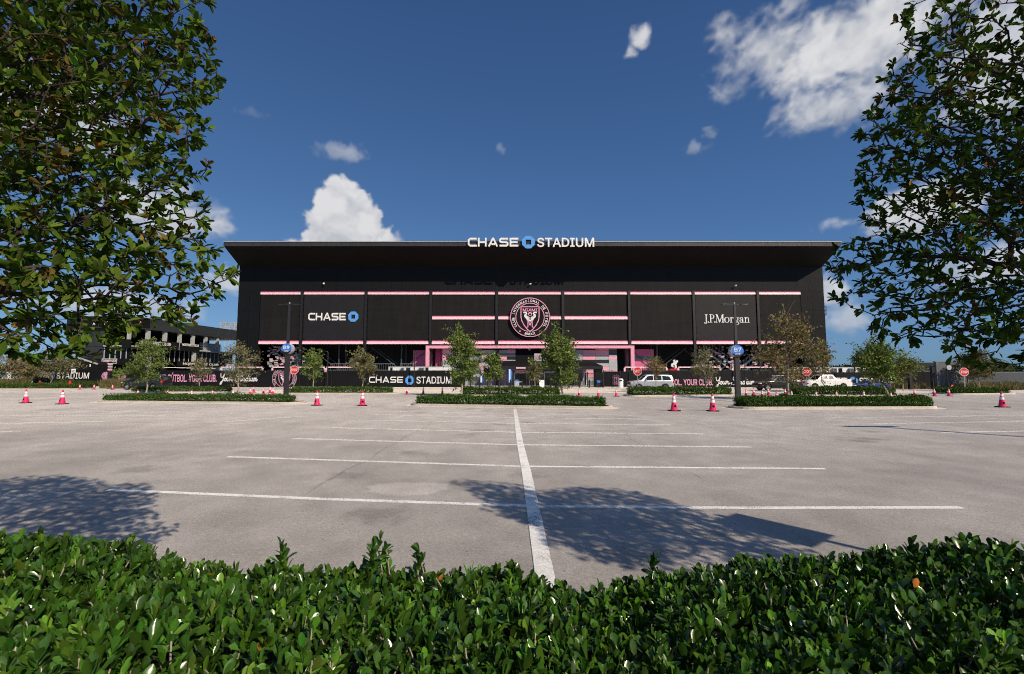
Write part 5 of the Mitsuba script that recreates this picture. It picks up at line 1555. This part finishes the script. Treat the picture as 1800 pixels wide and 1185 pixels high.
def small_tree(label, px, base, top, low, half, seed, n=2600, lean=0.0, tone=(.075, .105, .026), density=1.0, bare=0.0, Y=None, shape=1.0, bulge=None, leaf=.17, bark='pale_bark_material', species='young_oak_tree'):
    """Tree at a pixel: base, crown top and crown bottom rows, half width of the crown in pixels."""
    r = np.random.default_rng(seed)
    key = thing(species, label, 'tree', None)
    if Y is None:
        Y = G(px, base)[1]
    b = np.array([P(px, base, Y)[0], Y, .1])
    zt_, zl = P(px, top, Y)[2], P(px, low, Y)[2]
    R = half / F * Y
    tip = np.array([b[0] + lean * R, Y, zt_ - .06 * (zt_ - zl)])
    tp = limb(b, tip, 0, 9)
    tp[1:-1] += r.normal(0, .012 * zt_, (7, 3)) * [1, 1, 0]
    rad = np.linspace(.011 * zt_ + .018, .008, 9)
    part(key, 'trunk', MB().tube(tp, rad, 8), bark, 60)
    br, ends = MB(), []
    nb = int(20 + 10 * density)
    for i in range(nb):
        t = r.uniform(0, 1) ** .9
        z = zl + (zt_ - zl) * (t * .93 - .12)
        s = np.clip((z - b[2]) / (tip[2] - b[2]), .05, .97)
        a = np.array([np.interp(s, np.linspace(0, 1, 9), tp[:, k]) for k in range(3)])
        prof = (math.sin(math.pi * min(1, (t * .82 + .16))) ** (.7 / shape)) * r.uniform(.55, 1.12)
        an = i * 2.4 + r.uniform(-.5, .5)
        ln = R * prof
        e = a + np.array([math.cos(an) * ln, math.sin(an) * ln, ln * r.uniform(.15, .65)])
        p = limb(a, e, .08 * ln, 6) + np.r_[np.zeros((1, 3)), r.normal(0, .035 * R, (5, 3))]
        br.tube(p, np.linspace(.02 + .008 * ln, .005, 6), 5, False)
        ends.append((p, ln))
        for q in range(3):
            s0 = p[r.integers(2, 5)]
            e2 = s0 + r.normal(0, .30, 3) * R + np.array([0, 0, .14 * R])
            p2 = limb(s0, e2, .03, 4)
            br.tube(p2, np.linspace(.012, .004, 4), 4, False)
            ends.append((p2, ln * .5))
    if bulge:
        for (dx, z, rr2) in bulge:
            for q in range(6):
                s0 = np.array([np.interp(.45, np.linspace(0, 1, 9), tp[:, k]) for k in range(3)])
                e2 = np.array([b[0] + dx * R, Y + r.normal(0, .2) * R, P(px, z, Y)[2]]) + r.normal(0, rr2 * R * .5, 3)
                p2 = limb(s0, e2, .05, 6)
                br.tube(p2, np.linspace(.03, .006, 6), 5, False)
                ends += [(p2, R * rr2 * 1.6)] * 3
    part(key, 'branches', br, bark, 60)
    ends += [(tp[5:], R * .55)] * 2
    n = int(n * density * (1 - bare) * 1.15)
    tone = tuple(np.array(tone) * 1.8)
    w = np.array([l for _, l in ends]) + .05
    idx = r.choice(len(ends), n, p=w / w.sum())
    t = 1 - r.uniform(0, 1, n) ** 1.6 * .8
    pos = np.array([[np.interp(tt, np.linspace(0, 1, len(ends[i][0])), ends[i][0][:, k]) for k in range(3)] for i, tt in zip(idx, t)])
    pos += r.normal(0, .085 * R + .03, (n, 3)) * [1, 1, .8]
    d = r.normal(0, 1, (n, 3)) + [0, 0, .15]
    v = np.exp(r.normal(0, .30, (n, 1)))
    col = np.array(tone) * v * (1 + r.normal(0, .12, (n, 3)))
    m, cv = leaves_mesh((LEAF2_V, LEAF2_F), pos, frames(d, r.normal(0, 1, (n, 3)) + [0, -.2, .7]), 1.08 * leaf * r.uniform(.7, 1.3, n), np.clip(col, .004, .5))
    part(key, 'crown', m, 'far_leaf', kind='stuff', color=cv)
    return key


OLIVE, GREEN, BROWN, DRY = (.070, .090, .028), (.080, .112, .028), (.120, .098, .042), (.10, .098, .044)
small_tree('leafy young tree on the left hedge island, with a low lobe at its left', 257, 693, 594, 668, 33, 1, 4200, .05, GREEN, 1.15, bulge=[(-1.25, 657, .5)])
small_tree('bare topped young tree behind the right end of the left hedge', 419, 692, 596, 668, 34, 2, 2400, -.1, DRY, .9, .25)
small_tree('small sparse tree before the pink slogan at left', 350, 688, 629, 668, 17, 3, 1300, 0, DRY, .8, .2, leaf=.2)
small_tree('small leafy tree just right of the left stop sign', 551, 688, 616, 662, 20, 4, 1900, -.1, GREEN, .9, leaf=.22)
small_tree('small leafy tree at the left end of the white fence lettering', 638.5, 688, 612, 662, 25, 5, 1900, -.15, DRY, .95, leaf=.22)
small_tree('bushy young tree left of the entrance, on the central hedge island', 811, 697, 566, 668, 33, 6, 5200, -.15, GREEN, 1.3, shape=.9)
small_tree('smaller round tree just right of the bushy tree, at the entrance', 863, 690, 622, 664, 21, 7, 2000, .1, GREEN, 1.0, leaf=.22)
small_tree('bushy young tree right of the entrance, on the central hedge island', 991, 702, 575, 670, 35, 8, 5400, -.3, GREEN, 1.3, shape=.9)
small_tree('small reddish green tree before the entrance doors', 940, 691, 634, 668, 15, 9, 1300, 0, DRY, .9, leaf=.2)
small_tree('small sparse tree above the bonnet of the silver car', 1154, 690, 624, 666, 18, 10, 1200, -.1, BROWN, .8, .2, leaf=.2)
small_tree('small sparse tree in front of the pink slogan at right', 1243, 690, 612, 668, 26, 11, 1700, -.2, DRY, .85, .15, leaf=.2)
small_tree('wispy brown tree on the right hedge island, in front of the black car', 1387, 704, 553, 668, 54, 12, 4800, .0, BROWN, 1.1, .2, shape=1.1)
small_tree('brown twiggy tree above the white pickup', 1447, 690, 606, 664, 34, 13, 2200, -.2, (.10, .090, .038), .95, .1, leaf=.2)
small_tree('leafy tree on the right hedge island in front of the blue car', 1561, 703, 606, 668, 36, 14, 4200, -.4, GREEN, 1.2, shape=.9)
small_tree('feathery tree behind the leafy tree above the blue car', 1537, 691, 599, 664, 30, 15, 2200, .1, OLIVE, 1.0, leaf=.2)
small_tree('rounded tree right of the blue car, beside the black post', 1588, 689, 628, 668, 28, 16, 2200, .1, (.085, .105, .026), 1.0, leaf=.22)
small_tree('round brownish tree right of the rightmost stop sign', 1722, 688, 616, 664, 28, 17, 2400, 0, (.075, .070, .030), 1.05, leaf=.22)
small_tree('brownish tree behind the far left hedge, nearest the fence lettering', 88, 681, 622, 662, 36, 18, 2600, .2, DRY, 1.1, leaf=.24, Y=70)
small_tree('brownish tree behind the far left hedge, at the very edge', 41, 680, 622, 664, 36, 19, 2600, 0, BROWN, 1.1, leaf=.24, Y=72)
small_tree('small dark tree at the far right edge behind the grasses', 1712, 686, 628, 664, 24, 20, 1800, 0, (.06, .058, .026), 1.0, leaf=.22, Y=62)

# palm beside the grey block wall
k = thing('palm_tree', 'palm with arching fronds behind the round brownish tree at right', 'palm tree')
Y = 68
b = P(1741, 660, Y)
ht = P(1741, 640, Y)[2]
part(k, 'trunk', MB().tube([[b[0], Y, 0], [b[0] + .1, Y, ht * .6], [b[0], Y, ht]], [.28, .22, .2], 10), 'bark_material', 60)
r = np.random.default_rng(77)
for i in range(16):
    an, up = i * 2.4, r.uniform(.1, 1.1)
    pts = spline([(b[0], Y, ht), (b[0] + math.cos(an) * .9, Y + math.sin(an) * .9, ht + .75 * up), (b[0] + math.cos(an) * 1.9, Y + math.sin(an) * 1.9, ht + .65 * up - .3), (b[0] + math.cos(an) * 2.5, Y + math.sin(an) * 2.5, ht + .2 * up - .9)], 6)
    fr = MB().tube(pts, .03, 4, False)
    tn = np.gradient(pts, axis=0)
    for j in range(3, len(pts)):
        sd = np.cross(tn[j], [0, 0, 1])
        sd /= np.linalg.norm(sd) + 1e-6
        for s in (-1, 1):
            e = pts[j] + sd * s * .5 + tn[j] / np.linalg.norm(tn[j]) * .25 - [0, 0, .18]
            fr.add([pts[j], pts[j] + tn[j] * .35, e], [[0, 1, 2]])
    m = fr.get()
    part(k, 'frond', m, 'far_leaf', color=np.tile([.09, .12, .05], (len(m.vertices), 1)))

# ornamental grasses
def grasses(label, px0, px1, base, top, Y, n, seed, tone=(.24, .20, .10), depth=1.6):
    k = thing('grass_clump', label, 'grasses', None)
    r = np.random.default_rng(seed)
    x0, x1 = P(px0, 680, Y)[0], P(px1, 680, Y)[0]
    h = P(900, top, Y)[2]
    pos = np.c_[r.uniform(x0, x1, n), Y + r.uniform(0, depth, n), np.full(n, .1)]
    hh = h * (.45 + .6 * meshkit.fbm(np.c_[pos[:, 0] * .5, pos[:, 1], pos[:, 0] * 0 + seed], 3)) * r.uniform(.6, 1.15, n)
    d = r.normal(0, .28, (n, 3)) + [0, 0, 1]
    R = frames(d, r.normal(0, 1, (n, 3)) + [0, -1, 0])
    green = np.clip(1 - r.random(n) ** .8, 0, 1)[:, None]
    v0, f0 = np.array([[0, .012, 0], [0, -.012, 0], [.6, -.012, .03], [.6, .012, .03], [1, 0, .16]]), np.array([[0, 1, 2], [0, 2, 3], [3, 2, 4]])
    V = np.einsum('nij,kj->nki', R, v0 * [1, 2.2, 1])
    V = V * hh[:, None, None] + pos[:, None]
    col = np.array(tone) * (1 - green * .55) + np.array([.05, .075, .02]) * green * .8
    col = col * np.exp(r.normal(0, .25, (n, 1)))
    m = trimesh.Trimesh(V.reshape(-1, 3), (f0[None] + (np.arange(n) * 5)[:, None, None]).reshape(-1, 3), process=False)
    part(k, 'blades', m, 'grass_leaf', kind='stuff', color=np.repeat(np.clip(col, .01, .6), 5, 0))


grasses('tan ornamental grasses left of the black van', 174, 226, 680, 662, 67, 2600, 1)
grasses('tan ornamental grasses behind the far left hedge', -30, 34, 680, 660, 70, 2200, 2)
grasses('tan ornamental grasses right of the blue car at the black post', 1563, 1632, 685, 671, 64, 2600, 3)
grasses('tall tan ornamental grasses right of the rightmost stop sign', 1715, 1850, 688, 669, 60, 5600, 4, depth=3)
grasses('low green planting along the foot of the grey block wall', 1645, 1700, 686, 679, 62.5, 1800, 5, (.07, .10, .03))
grasses('low green shrub strip before the fence lettering at far left', 92, 152, 678, 666, 68, 2400, 6, (.06, .09, .03))

# far trees along the horizon
def far_trees(label, px0, px1, py, Y, seed, nclump, name='far_trees'):
    k = thing(name, label, 'trees', None, 'stuff')
    r = np.random.default_rng(seed)
    pos = []
    for i in range(nclump):
        x = P(r.uniform(px0, px1), 650, Y)[0]
        h = P(900, py + r.normal(0, 2.4), Y)[2]
        c = np.array([x, Y + r.uniform(0, 12), h * .66])
        q = r.normal(0, 1, (420, 3))
        q /= np.linalg.norm(q, axis=1, keepdims=True)
        pos.append(c + q * [h * .36, h * .36, h * .36] * r.uniform(.55, 1, (420, 1)))
        pos.append(np.c_[c[0] + r.normal(0, h * .28, 160), c[1] + r.normal(0, 1, 160), r.uniform(0, h * .5, 160)])
    pos = np.vstack(pos)
    n = len(pos)
    col = np.array([.040, .055, .022]) * np.exp(r.normal(0, .35, (n, 1)))
    m, cv = leaves_mesh((LEAF2_V, LEAF2_F), pos, frames(r.normal(0, 1, (n, 3)), r.normal(0, 1, (n, 3)) + [0, -.3, .7]), r.uniform(.5, 1.0, n), np.clip(col, .01, .3))
    put(k, m, 'far_leaf', color=cv)


far_trees('far line of dark trees seen right of the stadium', 1440, 1960, 641, 170, 1, 34)
far_trees('far line of dark trees at the far left edge behind the fence', -160, 190, 640, 180, 2, 26)

# ---------------------------------------------------------------- big near trees
LEAFS = [leaf_template(.24, .30, .40, .56, .12, 1, True), leaf_template(.34, .10, .36, .52, .18, 2, True), leaf_template(.16, .55, .42, .60, .15, 3, True)]


def to4(R, s, p):
    M = np.eye(4)
    M[:3, :3] = R * s
    M[:3, 3] = p
    return M


def shown(pos, size, margin=0):
    """Projected size in photograph pixels of things at pos, 0 outside the frame."""
    q = pos - [0, 0, EYE]
    depth = q[:, 1] * CP + q[:, 2] * SP
    u = CX + F * q[:, 0] / np.maximum(depth, .05)
    v = CY - F * (q[:, 2] * CP - q[:, 1] * SP) / np.maximum(depth, .05)
    ok = (depth > .3) & (u > 0) & (u < 1800) & (v > 0) & (v < 1185)
    return np.where(ok, size / np.maximum(depth, .1), 0), u, v


def split_leaves(key, tpls, var, pos, R, s, col, material, count=300):
    """The leaves that show largest become parts of their own, the others one mesh for each leaf shape."""
    sz, u, v = shown(pos, s)
    face = np.abs((R[:, :, 2] * (pos - [0, 0, EYE]) / np.linalg.norm(pos - [0, 0, EYE], axis=1, keepdims=True)).sum(1))
    score = sz * (.35 + face)
    # only leaves that nothing hides: nearest in their cell of the picture
    cell = (u // 14).astype(int) * 1000 + (v // 14).astype(int)
    dist = np.linalg.norm(pos - [0, 0, EYE], axis=1)
    best = {}
    for i in np.argsort(dist):
        if sz[i] > 0 and cell[i] not in best:
            best[cell[i]] = i
    cand = np.array(sorted(best.values(), key=lambda i: -score[i])[:count], int)
    cols = np.round(np.log(col[cand] + 1e-3) * 3)
    own = np.zeros(len(pos), bool)
    own[cand] = True
    cache = {}
    for i, cq in zip(cand, cols):
        c = np.exp(cq / 3) - 1e-3
        h = (var[i], *cq)
        if h not in cache:
            tv, tf = tpls[var[i]]
            cache[h] = mikit.ply(trimesh.Trimesh(tv, tf, process=False), material, True, color=np.tile(np.clip(c, .003, .7), (len(tv), 1)))
        scene[unique_leaf(key)] = {**cache[h], 'to_world': T(to4(R[i], s[i], pos[i]))}
    Vs, Fs, Cs, n = [], [], [], 0
    for k_ in range(len(tpls)):
        sel = ~own & (var == k_)
        m, cv = leaves_mesh(tpls[k_], pos[sel], R[sel], s[sel], col[sel])
        Vs.append(np.array(m.vertices))
        Fs.append(np.array(m.faces) + n)
        Cs.append(cv)
        n += len(m.vertices)
    part(key, 'foliage', trimesh.Trimesh(np.vstack(Vs), np.vstack(Fs), process=False), material, True, kind='stuff', color=np.vstack(Cs))


_leafn = {}


def unique_leaf(key):
    i = _leafn.get(key, 0)
    _leafn[key] = i + 1
    return f'{key}__leaf' + (f'_{i:03d}' if i else '')


def big_tree(label, root, fork, blobs, seed, nattr, leaf, tone, per_tip=(5, 9)):
    key = thing('oak_tree', label, 'tree')
    r = np.random.default_rng(seed)
    vol = np.array([b[3] ** 2.4 for b in blobs])
    cnt = np.maximum(20, (nattr * vol / vol.sum())).astype(int)
    A = []
    for (x, y, z, rad), c in zip(blobs, cnt):
        q = r.normal(0, 1, (c, 3))
        q /= np.linalg.norm(q, axis=1, keepdims=True)
        A.append(np.array([x, y, z]) + q * rad * r.uniform(.25, 1, (c, 1)) ** .5 * [1, 1, .85])
    A = np.vstack(A)
    nodes, parent = [np.array(root, float)], [-1]
    for t in np.linspace(.15, 1, 8):
        nodes.append(np.array(root) * (1 - t) + np.array(fork) * t + r.normal(0, .012, 3))
        parent.append(len(nodes) - 2)
    step, kill = .066, .080
    alive = np.ones(len(A), bool)
    for it in range(130):
        N = np.array(nodes)
        d, j = cKDTree(N).query(A[alive])
        if not len(d):
            break
        vec = A[alive] - N[j]
        vec /= np.linalg.norm(vec, axis=1, keepdims=True) + 1e-9
        acc = np.zeros_like(N)
        np.add.at(acc, j, vec)
        grow = np.unique(j)
        dirs = acc[grow] / (np.linalg.norm(acc[grow], axis=1, keepdims=True) + 1e-9)
        dirs += r.normal(0, .16, dirs.shape) + [0, 0, .05]
        dirs /= np.linalg.norm(dirs, axis=1, keepdims=True)
        for g, dd in zip(grow, dirs):
            nodes.append(N[g] + dd * step)
            parent.append(int(g))
        d, _ = cKDTree(np.array(nodes)).query(A)
        alive &= d > kill
        if not alive.any():
            break
    N, par = np.array(nodes), np.array(parent)
    kids = np.bincount(par[1:], minlength=len(N))
    area = np.where(kids == 0, .0034 ** 2.3, 0.0)
    for i in range(len(N) - 1, 0, -1):
        area[par[i]] += area[i]
    rad = np.clip(area ** (1 / 2.3) * .78, .0026, .13)
    tr, bb = MB(), MB()
    tr.tube(N[:9], np.maximum(rad[:9], .075) * np.linspace(1.25, 1, 9), 12)
    # each branch segment: a tapering five sided piece
    idx = np.arange(9, len(N))
    a, b = N[par[idx]], N[idx]
    t = (b - a) / (np.linalg.norm(b - a, axis=1, keepdims=True) + 1e-9)
    e1 = np.cross(t, np.where(np.abs(t[:, 2:]) < .9, [0, 0, 1.0], [1.0, 0, 0]))
    e1 /= np.linalg.norm(e1, axis=1, keepdims=True)
    e2 = np.cross(t, e1)
    g = np.arange(5) * 2 * np.pi / 5
    ring = np.cos(g)[None, :, None] * e1[:, None] + np.sin(g)[None, :, None] * e2[:, None]
    ra = np.minimum(rad[par[idx]], rad[idx] * 1.6)
    V = np.concatenate([a[:, None] + ring * ra[:, None, None], b[:, None] + t[:, None] * .012 + ring * rad[idx][:, None, None]], 1)
    k = np.arange(5)
    f = np.vstack([np.stack([k, (k + 1) % 5, (k + 1) % 5 + 5], 1), np.stack([k, (k + 1) % 5 + 5, k + 5], 1)])
    bb.add(V.reshape(-1, 3), (f[None] + (np.arange(len(idx)) * 10)[:, None, None]).reshape(-1, 3))
    part(key, 'trunk', tr, 'oak_bark', 60)
    part(key, 'branches', bb, 'oak_bark', True)
    # leaves in whorls at the tips and singly along thin shoots
    tips = np.where(kids == 0)[0]
    shoots = np.where((kids == 1) & (rad < .010))[0]
    pos, dirn, base = [], [], []
    for i in tips:
        if i < 9:
            continue
        d = N[i] - N[par[i]]
        d /= np.linalg.norm(d)
        m = r.integers(*per_tip)
        for q in range(m):
            v = r.normal(0, 1, 3)
            v -= d * v.dot(d)
            v /= np.linalg.norm(v)
            th = r.uniform(.35, 1.25)
            pos.append(N[i] - d * r.uniform(0, .05))
            dirn.append(d * math.cos(th) + v * math.sin(th) + [0, 0, -.08])
            base.append(i)
    for i in shoots:
        d = N[i] - N[par[i]]
        for q in range(r.integers(2, 7)):
            v = r.normal(0, 1, 3)
            v -= d * v.dot(d) / d.dot(d)
            v /= np.linalg.norm(v)
            pos.append(N[i] + r.normal(0, .01, 3))
            dirn.append(v + d / np.linalg.norm(d) * .8 + [0, 0, -.1])
            base.append(i)
    pos, dirn, base = np.array(pos), np.array(dirn), np.array(base)
    n = len(pos)
    shootv = np.exp(np.random.default_rng(seed + 1).normal(0, .20, len(N)))[base][:, None]
    hue = np.random.default_rng(seed + 2).random(len(N))[base]
    col = np.array(tone) * shootv * np.exp(r.normal(0, .16, (n, 1))) * (1 + r.normal(0, .08, (n, 3)))
    young = hue < .12
    col[young] = np.array([.135, .105, .026]) * shootv[young] * np.exp(r.normal(0, .2, (young.sum(), 1)))
    fresh = (hue > .86)
    col[fresh] = np.array([.10, .15, .022]) * shootv[fresh]
    rust = r.random(n) < .006
    col[rust] = [.34, .10, .025]
    s = leaf * r.uniform(.62, 1.3, n) * np.where(young, .8, 1)
    up = r.normal(0, .55, (n, 3)) + [0, 0, 1]
    split_leaves(key, LEAFS, r.integers(0, 3, n), pos, frames(dirn, up), s, np.clip(col, .004, .5), 'tree_leaf', 300)
    return key


def blob(px, py, d, rad):
    return (*at(px, py, d), rad)


LEFT = [blob(40, 60, 4.28, 0.70), blob(190, 30, 4.28, 0.56), blob(275, 20, 4.37, 0.35), blob(170, 150, 4.00, 0.58), blob(275, 130, 4.00, 0.39), blob(335, 135, 3.91, 0.20), blob(60, 230, 3.81, 0.70), blob(215, 260, 3.81, 0.47), blob(270, 215, 3.91, 0.26),
        blob(40, 380, 3.53, 0.70), blob(190, 360, 3.63, 0.47), blob(275, 360, 3.72, 0.32), blob(320, 400, 3.72, 0.20), blob(110, 480, 3.35, 0.56), blob(260, 465, 3.44, 0.33), blob(345, 470, 3.44, 0.26), blob(378, 490, 3.35, 0.16), blob(215, 508, 3.26, 0.23), blob(295, 538, 3.35, 0.16), blob(330, 560, 3.35, 0.08),
        blob(60, 528, 3.07, 0.33), blob(95, 575, 3.07, 0.12), blob(30, 580, 2.98, 0.12),
        (-4.4, 2.4, 2.6, .9), (-4.2, 3.0, 3.6, 1.0), (-3.4, 2.8, 4.1, .7), (-4.7, 2.8, 3.8, .7), (-3.7, 1.8, 3.7, .6)]
big_tree('large near tree with glossy green and bronze leaves filling the upper left of the picture', (-4.4, 2.5, 0), (-4.15, 2.65, 1.9), LEFT, 101, 8400, .058, (.078, .132, .019), (10, 17))
RIGHT = [blob(1640, 40, 4.93, 0.26), blob(1625, 110, 4.84, 0.30), blob(1700, 170, 4.66, 0.48), blob(1590, 215, 4.66, 0.32), blob(1545, 215, 4.66, 0.14), blob(1780, 60, 4.93, 0.48), blob(1760, 260, 4.40, 0.66), blob(1620, 320, 4.40, 0.44), blob(1560, 300, 4.40, 0.19),
         blob(1700, 400, 4.22, 0.53), blob(1600, 460, 4.14, 0.37), blob(1530, 465, 4.14, 0.28), blob(1480, 468, 4.14, 0.16), blob(1500, 520, 4.05, 0.18), blob(1790, 470, 4.05, 0.57), blob(1650, 540, 3.96, 0.37), blob(1570, 560, 3.96, 0.21), blob(1735, 560, 3.78, 0.33), blob(1795, 590, 3.70, 0.30), blob(1645, 595, 3.87, 0.14), blob(1590, 592, 3.96, 0.09),
         (4.1, 2.8, 3.1, .9), (4.4, 2.2, 2.8, .8), (3.9, 2.1, 3.6, .8), (4.6, 2.6, 3.6, .7), (3.6, 1.7, 3.0, .6)]
big_tree('large near tree with dark green leaves filling the right side of the picture', (4.35, 2.55, 0), (4.2, 2.6, 1.7), RIGHT, 202, 8600, .053, (.060, .110, .017), (10, 17))

# ---------------------------------------------------------------- the near hedge
key = thing('clipped_hedge', 'glossy green hedge with paddle shaped leaves across the bottom of the picture', 'hedge')
r = np.random.default_rng(5)
HL = [leaf_template(.34, .14, .46, .60, .06, 11), leaf_template(.24, .34, .42, .62, .08, 12), leaf_template(.46, -.05, .44, .58, .05, 13), leaf_template(.3, .2, .42, .6, .05, 14, True)]
prof_px = np.array([-300, 0, 100, 230, 330, 430, 560, 660, 740, 800, 940, 1060, 1130, 1200, 1350, 1480, 1600, 1800, 2100])
prof_py = np.array([918, 926, 938, 948, 964, 955, 960, 946, 980, 990, 996, 1000, 976, 968, 962, 946, 946, 952, 950])
EDGE = 2.75
hx = np.array([P(a, b, EDGE)[0] for a, b in zip(prof_px, prof_py)])
hz = np.array([P(a, b, EDGE)[2] for a, b in zip(prof_px, prof_py)])


def hedge_top(x, y):
    base = np.interp(x, hx, hz)
    return base + (meshkit.fbm(np.c_[x * 2.0, y * 2.0, x * 0], 4, 4) - .5) * .32 - .02 - .05 * np.clip((y - 2.62) / .13, 0, 1)


tips, axes, lay = [], [], []
for layer, (n, d0, d1) in enumerate(((0, -.03, .03), (1500, .06, .14), (1100, .14, .26), (500, .26, .42))):
    if n:
        x, y = r.uniform(-3.8, 3.8, n), r.uniform(1.0, EDGE, n)
    else:                                                   # the upper shoots stand well apart
        gx_, gy_ = np.meshgrid(np.arange(-3.8, 3.8, .062), np.arange(1.0, EDGE, .058))
        x, y = gx_.ravel() + r.uniform(-.024, .024, gx_.size), gy_.ravel() + r.uniform(-.024, .024, gx_.size)
        n = len(x)
    ok = np.abs(x) < 1.22 * y + .75
    x, y = x[ok], y[ok]
    z = hedge_top(x, y) - r.uniform(d0, d1, len(x))
    n = len(x)
    tips.append(np.c_[x, y, z])
    ax = r.normal(0, .34, (n, 3)) * [1, 1, .2] + [0, 0, 1]
    axes.append(ax)
    lay.append(np.full(n, layer))
n = 1700
x, z = r.uniform(-3.8, 3.8, n), r.uniform(.12, 1, n)
y = EDGE + r.uniform(-.03, .06, n)
tips.append(np.c_[x, y, hedge_top(x, y * 0 + EDGE) * z])
axes.append(r.normal(0, .3, (n, 3)) + [0, .9, .6])
lay.append(np.full(n, 0))
for px, py, yy in ((672, 938, 2.6), (655, 950, 2.5), (735, 958, 2.62), (500, 952, 2.7), (1150, 972, 2.66), (225, 944, 2.7), (1600, 946, 2.6)):
    q = P(px, py, yy)
    for j in range(3):
        tips.append(np.array([q + [r.normal(0, .012), 0, -.05 * j]]))
        axes.append(np.array([[r.normal(0, .3), 0, 1.0]]))
        lay.append(np.array([0]))
tips, axes, lay = np.vstack(tips), np.vstack(axes), np.concatenate(lay)
axes /= np.linalg.norm(axes, axis=1, keepdims=True)
m = 10
n = len(tips)
k = np.arange(m)
ph = r.uniform(0, 6.28, (n, 1)) + k * 2.4 + r.normal(0, .25, (n, m))
th = .22 + .092 * k + r.normal(0, .14, (n, m))
e1 = np.cross(axes, [1.0, 0.02, 0.1])
e1 /= np.linalg.norm(e1, axis=1, keepdims=True)
e2 = np.cross(axes, e1)
side_ = np.cos(ph)[..., None] * e1[:, None] + np.sin(ph)[..., None] * e2[:, None]
D = np.cos(th)[..., None] * axes[:, None] + np.sin(th)[..., None] * side_
U = np.cos(th)[..., None] * -side_ + np.sin(th)[..., None] * axes[:, None] + r.normal(0, .16, (n, m, 3))
pos = tips[:, None] - axes[:, None] * (.0085 * k)[None, :, None] - [0, 0, .03]
keep = r.random((n, m)) < np.where(lay == 0, .95, .62)[:, None]
shade_ = np.exp(r.normal(0, .30, (n, 1, 1)))
col = np.array([.036, .090, .010]) * shade_ * np.exp(r.normal(0, .22, (n, m, 1))) * (1 + r.normal(0, .07, (n, m, 3)))
yng = (r.random(n) < .14)
col[yng] = col[yng] * [1.9, 1.6, 1.4]
odd = r.random((n, m)) < .0011
col[odd] = [.48, .17, .025]
brown = (r.random((n, m)) < .006) & (lay > 0)[:, None]
col[brown] = [.20, .07, .03]
s = .069 * r.uniform(.68, 1.26, (n, m)) * (.74 + .045 * k)[None]
pos, D, U, s, col = pos[keep], D[keep], U[keep], s[keep], col[keep]
split_leaves(key, HL, np.where(np.repeat(lay, m).reshape(n, m)[keep] >= 1, 3, r.integers(0, 3, len(pos))), pos, frames(D, U), s, np.clip(col, .003, .6), 'hedge_leaf', 300)
st = MB()
for i in r.choice(n, 2200, replace=False):
    t = tips[i]
    b = np.array([t[0] + r.normal(0, .12), t[1] + r.normal(0, .10), .02])
    mid = (t + b) / 2 + r.normal(0, .05, 3)
    st.tube(spline([b, mid, t - [0, 0, .01]], 3), np.linspace(.007, .003, 7), 5, False)
part(key, 'stems', st, 'pale_bark_material', True, kind='stuff')
# the planting bed it grows in
kb = structure('planting_bed', 'kerbed planting bed under the near hedge', 'bed')
part(kb, 'soil', MB().box(-9, 9, -2.5, 2.82, -.05, .10), 'soil_material')
part(kb, 'kerb', MB().box(-9, 9, 2.822, 2.97, -.05, .13), 'concrete_material')
lit = []
n = 700
lp = np.c_[r.uniform(-4.4, 4.4, n), r.uniform(.6, 2.8, n), np.full(n, .112)]
lm, lc = leaves_mesh(HL[1], lp, frames(r.normal(0, 1, (n, 3)) * [1, 1, .1], r.normal(0, .2, (n, 3)) + [0, 0, 1]), .06 * r.uniform(.7, 1.3, n), np.array([.17, .075, .035]) * np.exp(r.normal(0, .35, (n, 1))) * np.ones((1, 3)))
part(kb, 'leaf_litter', lm, 'far_leaf', kind='stuff', color=np.clip(lc, .01, .5))
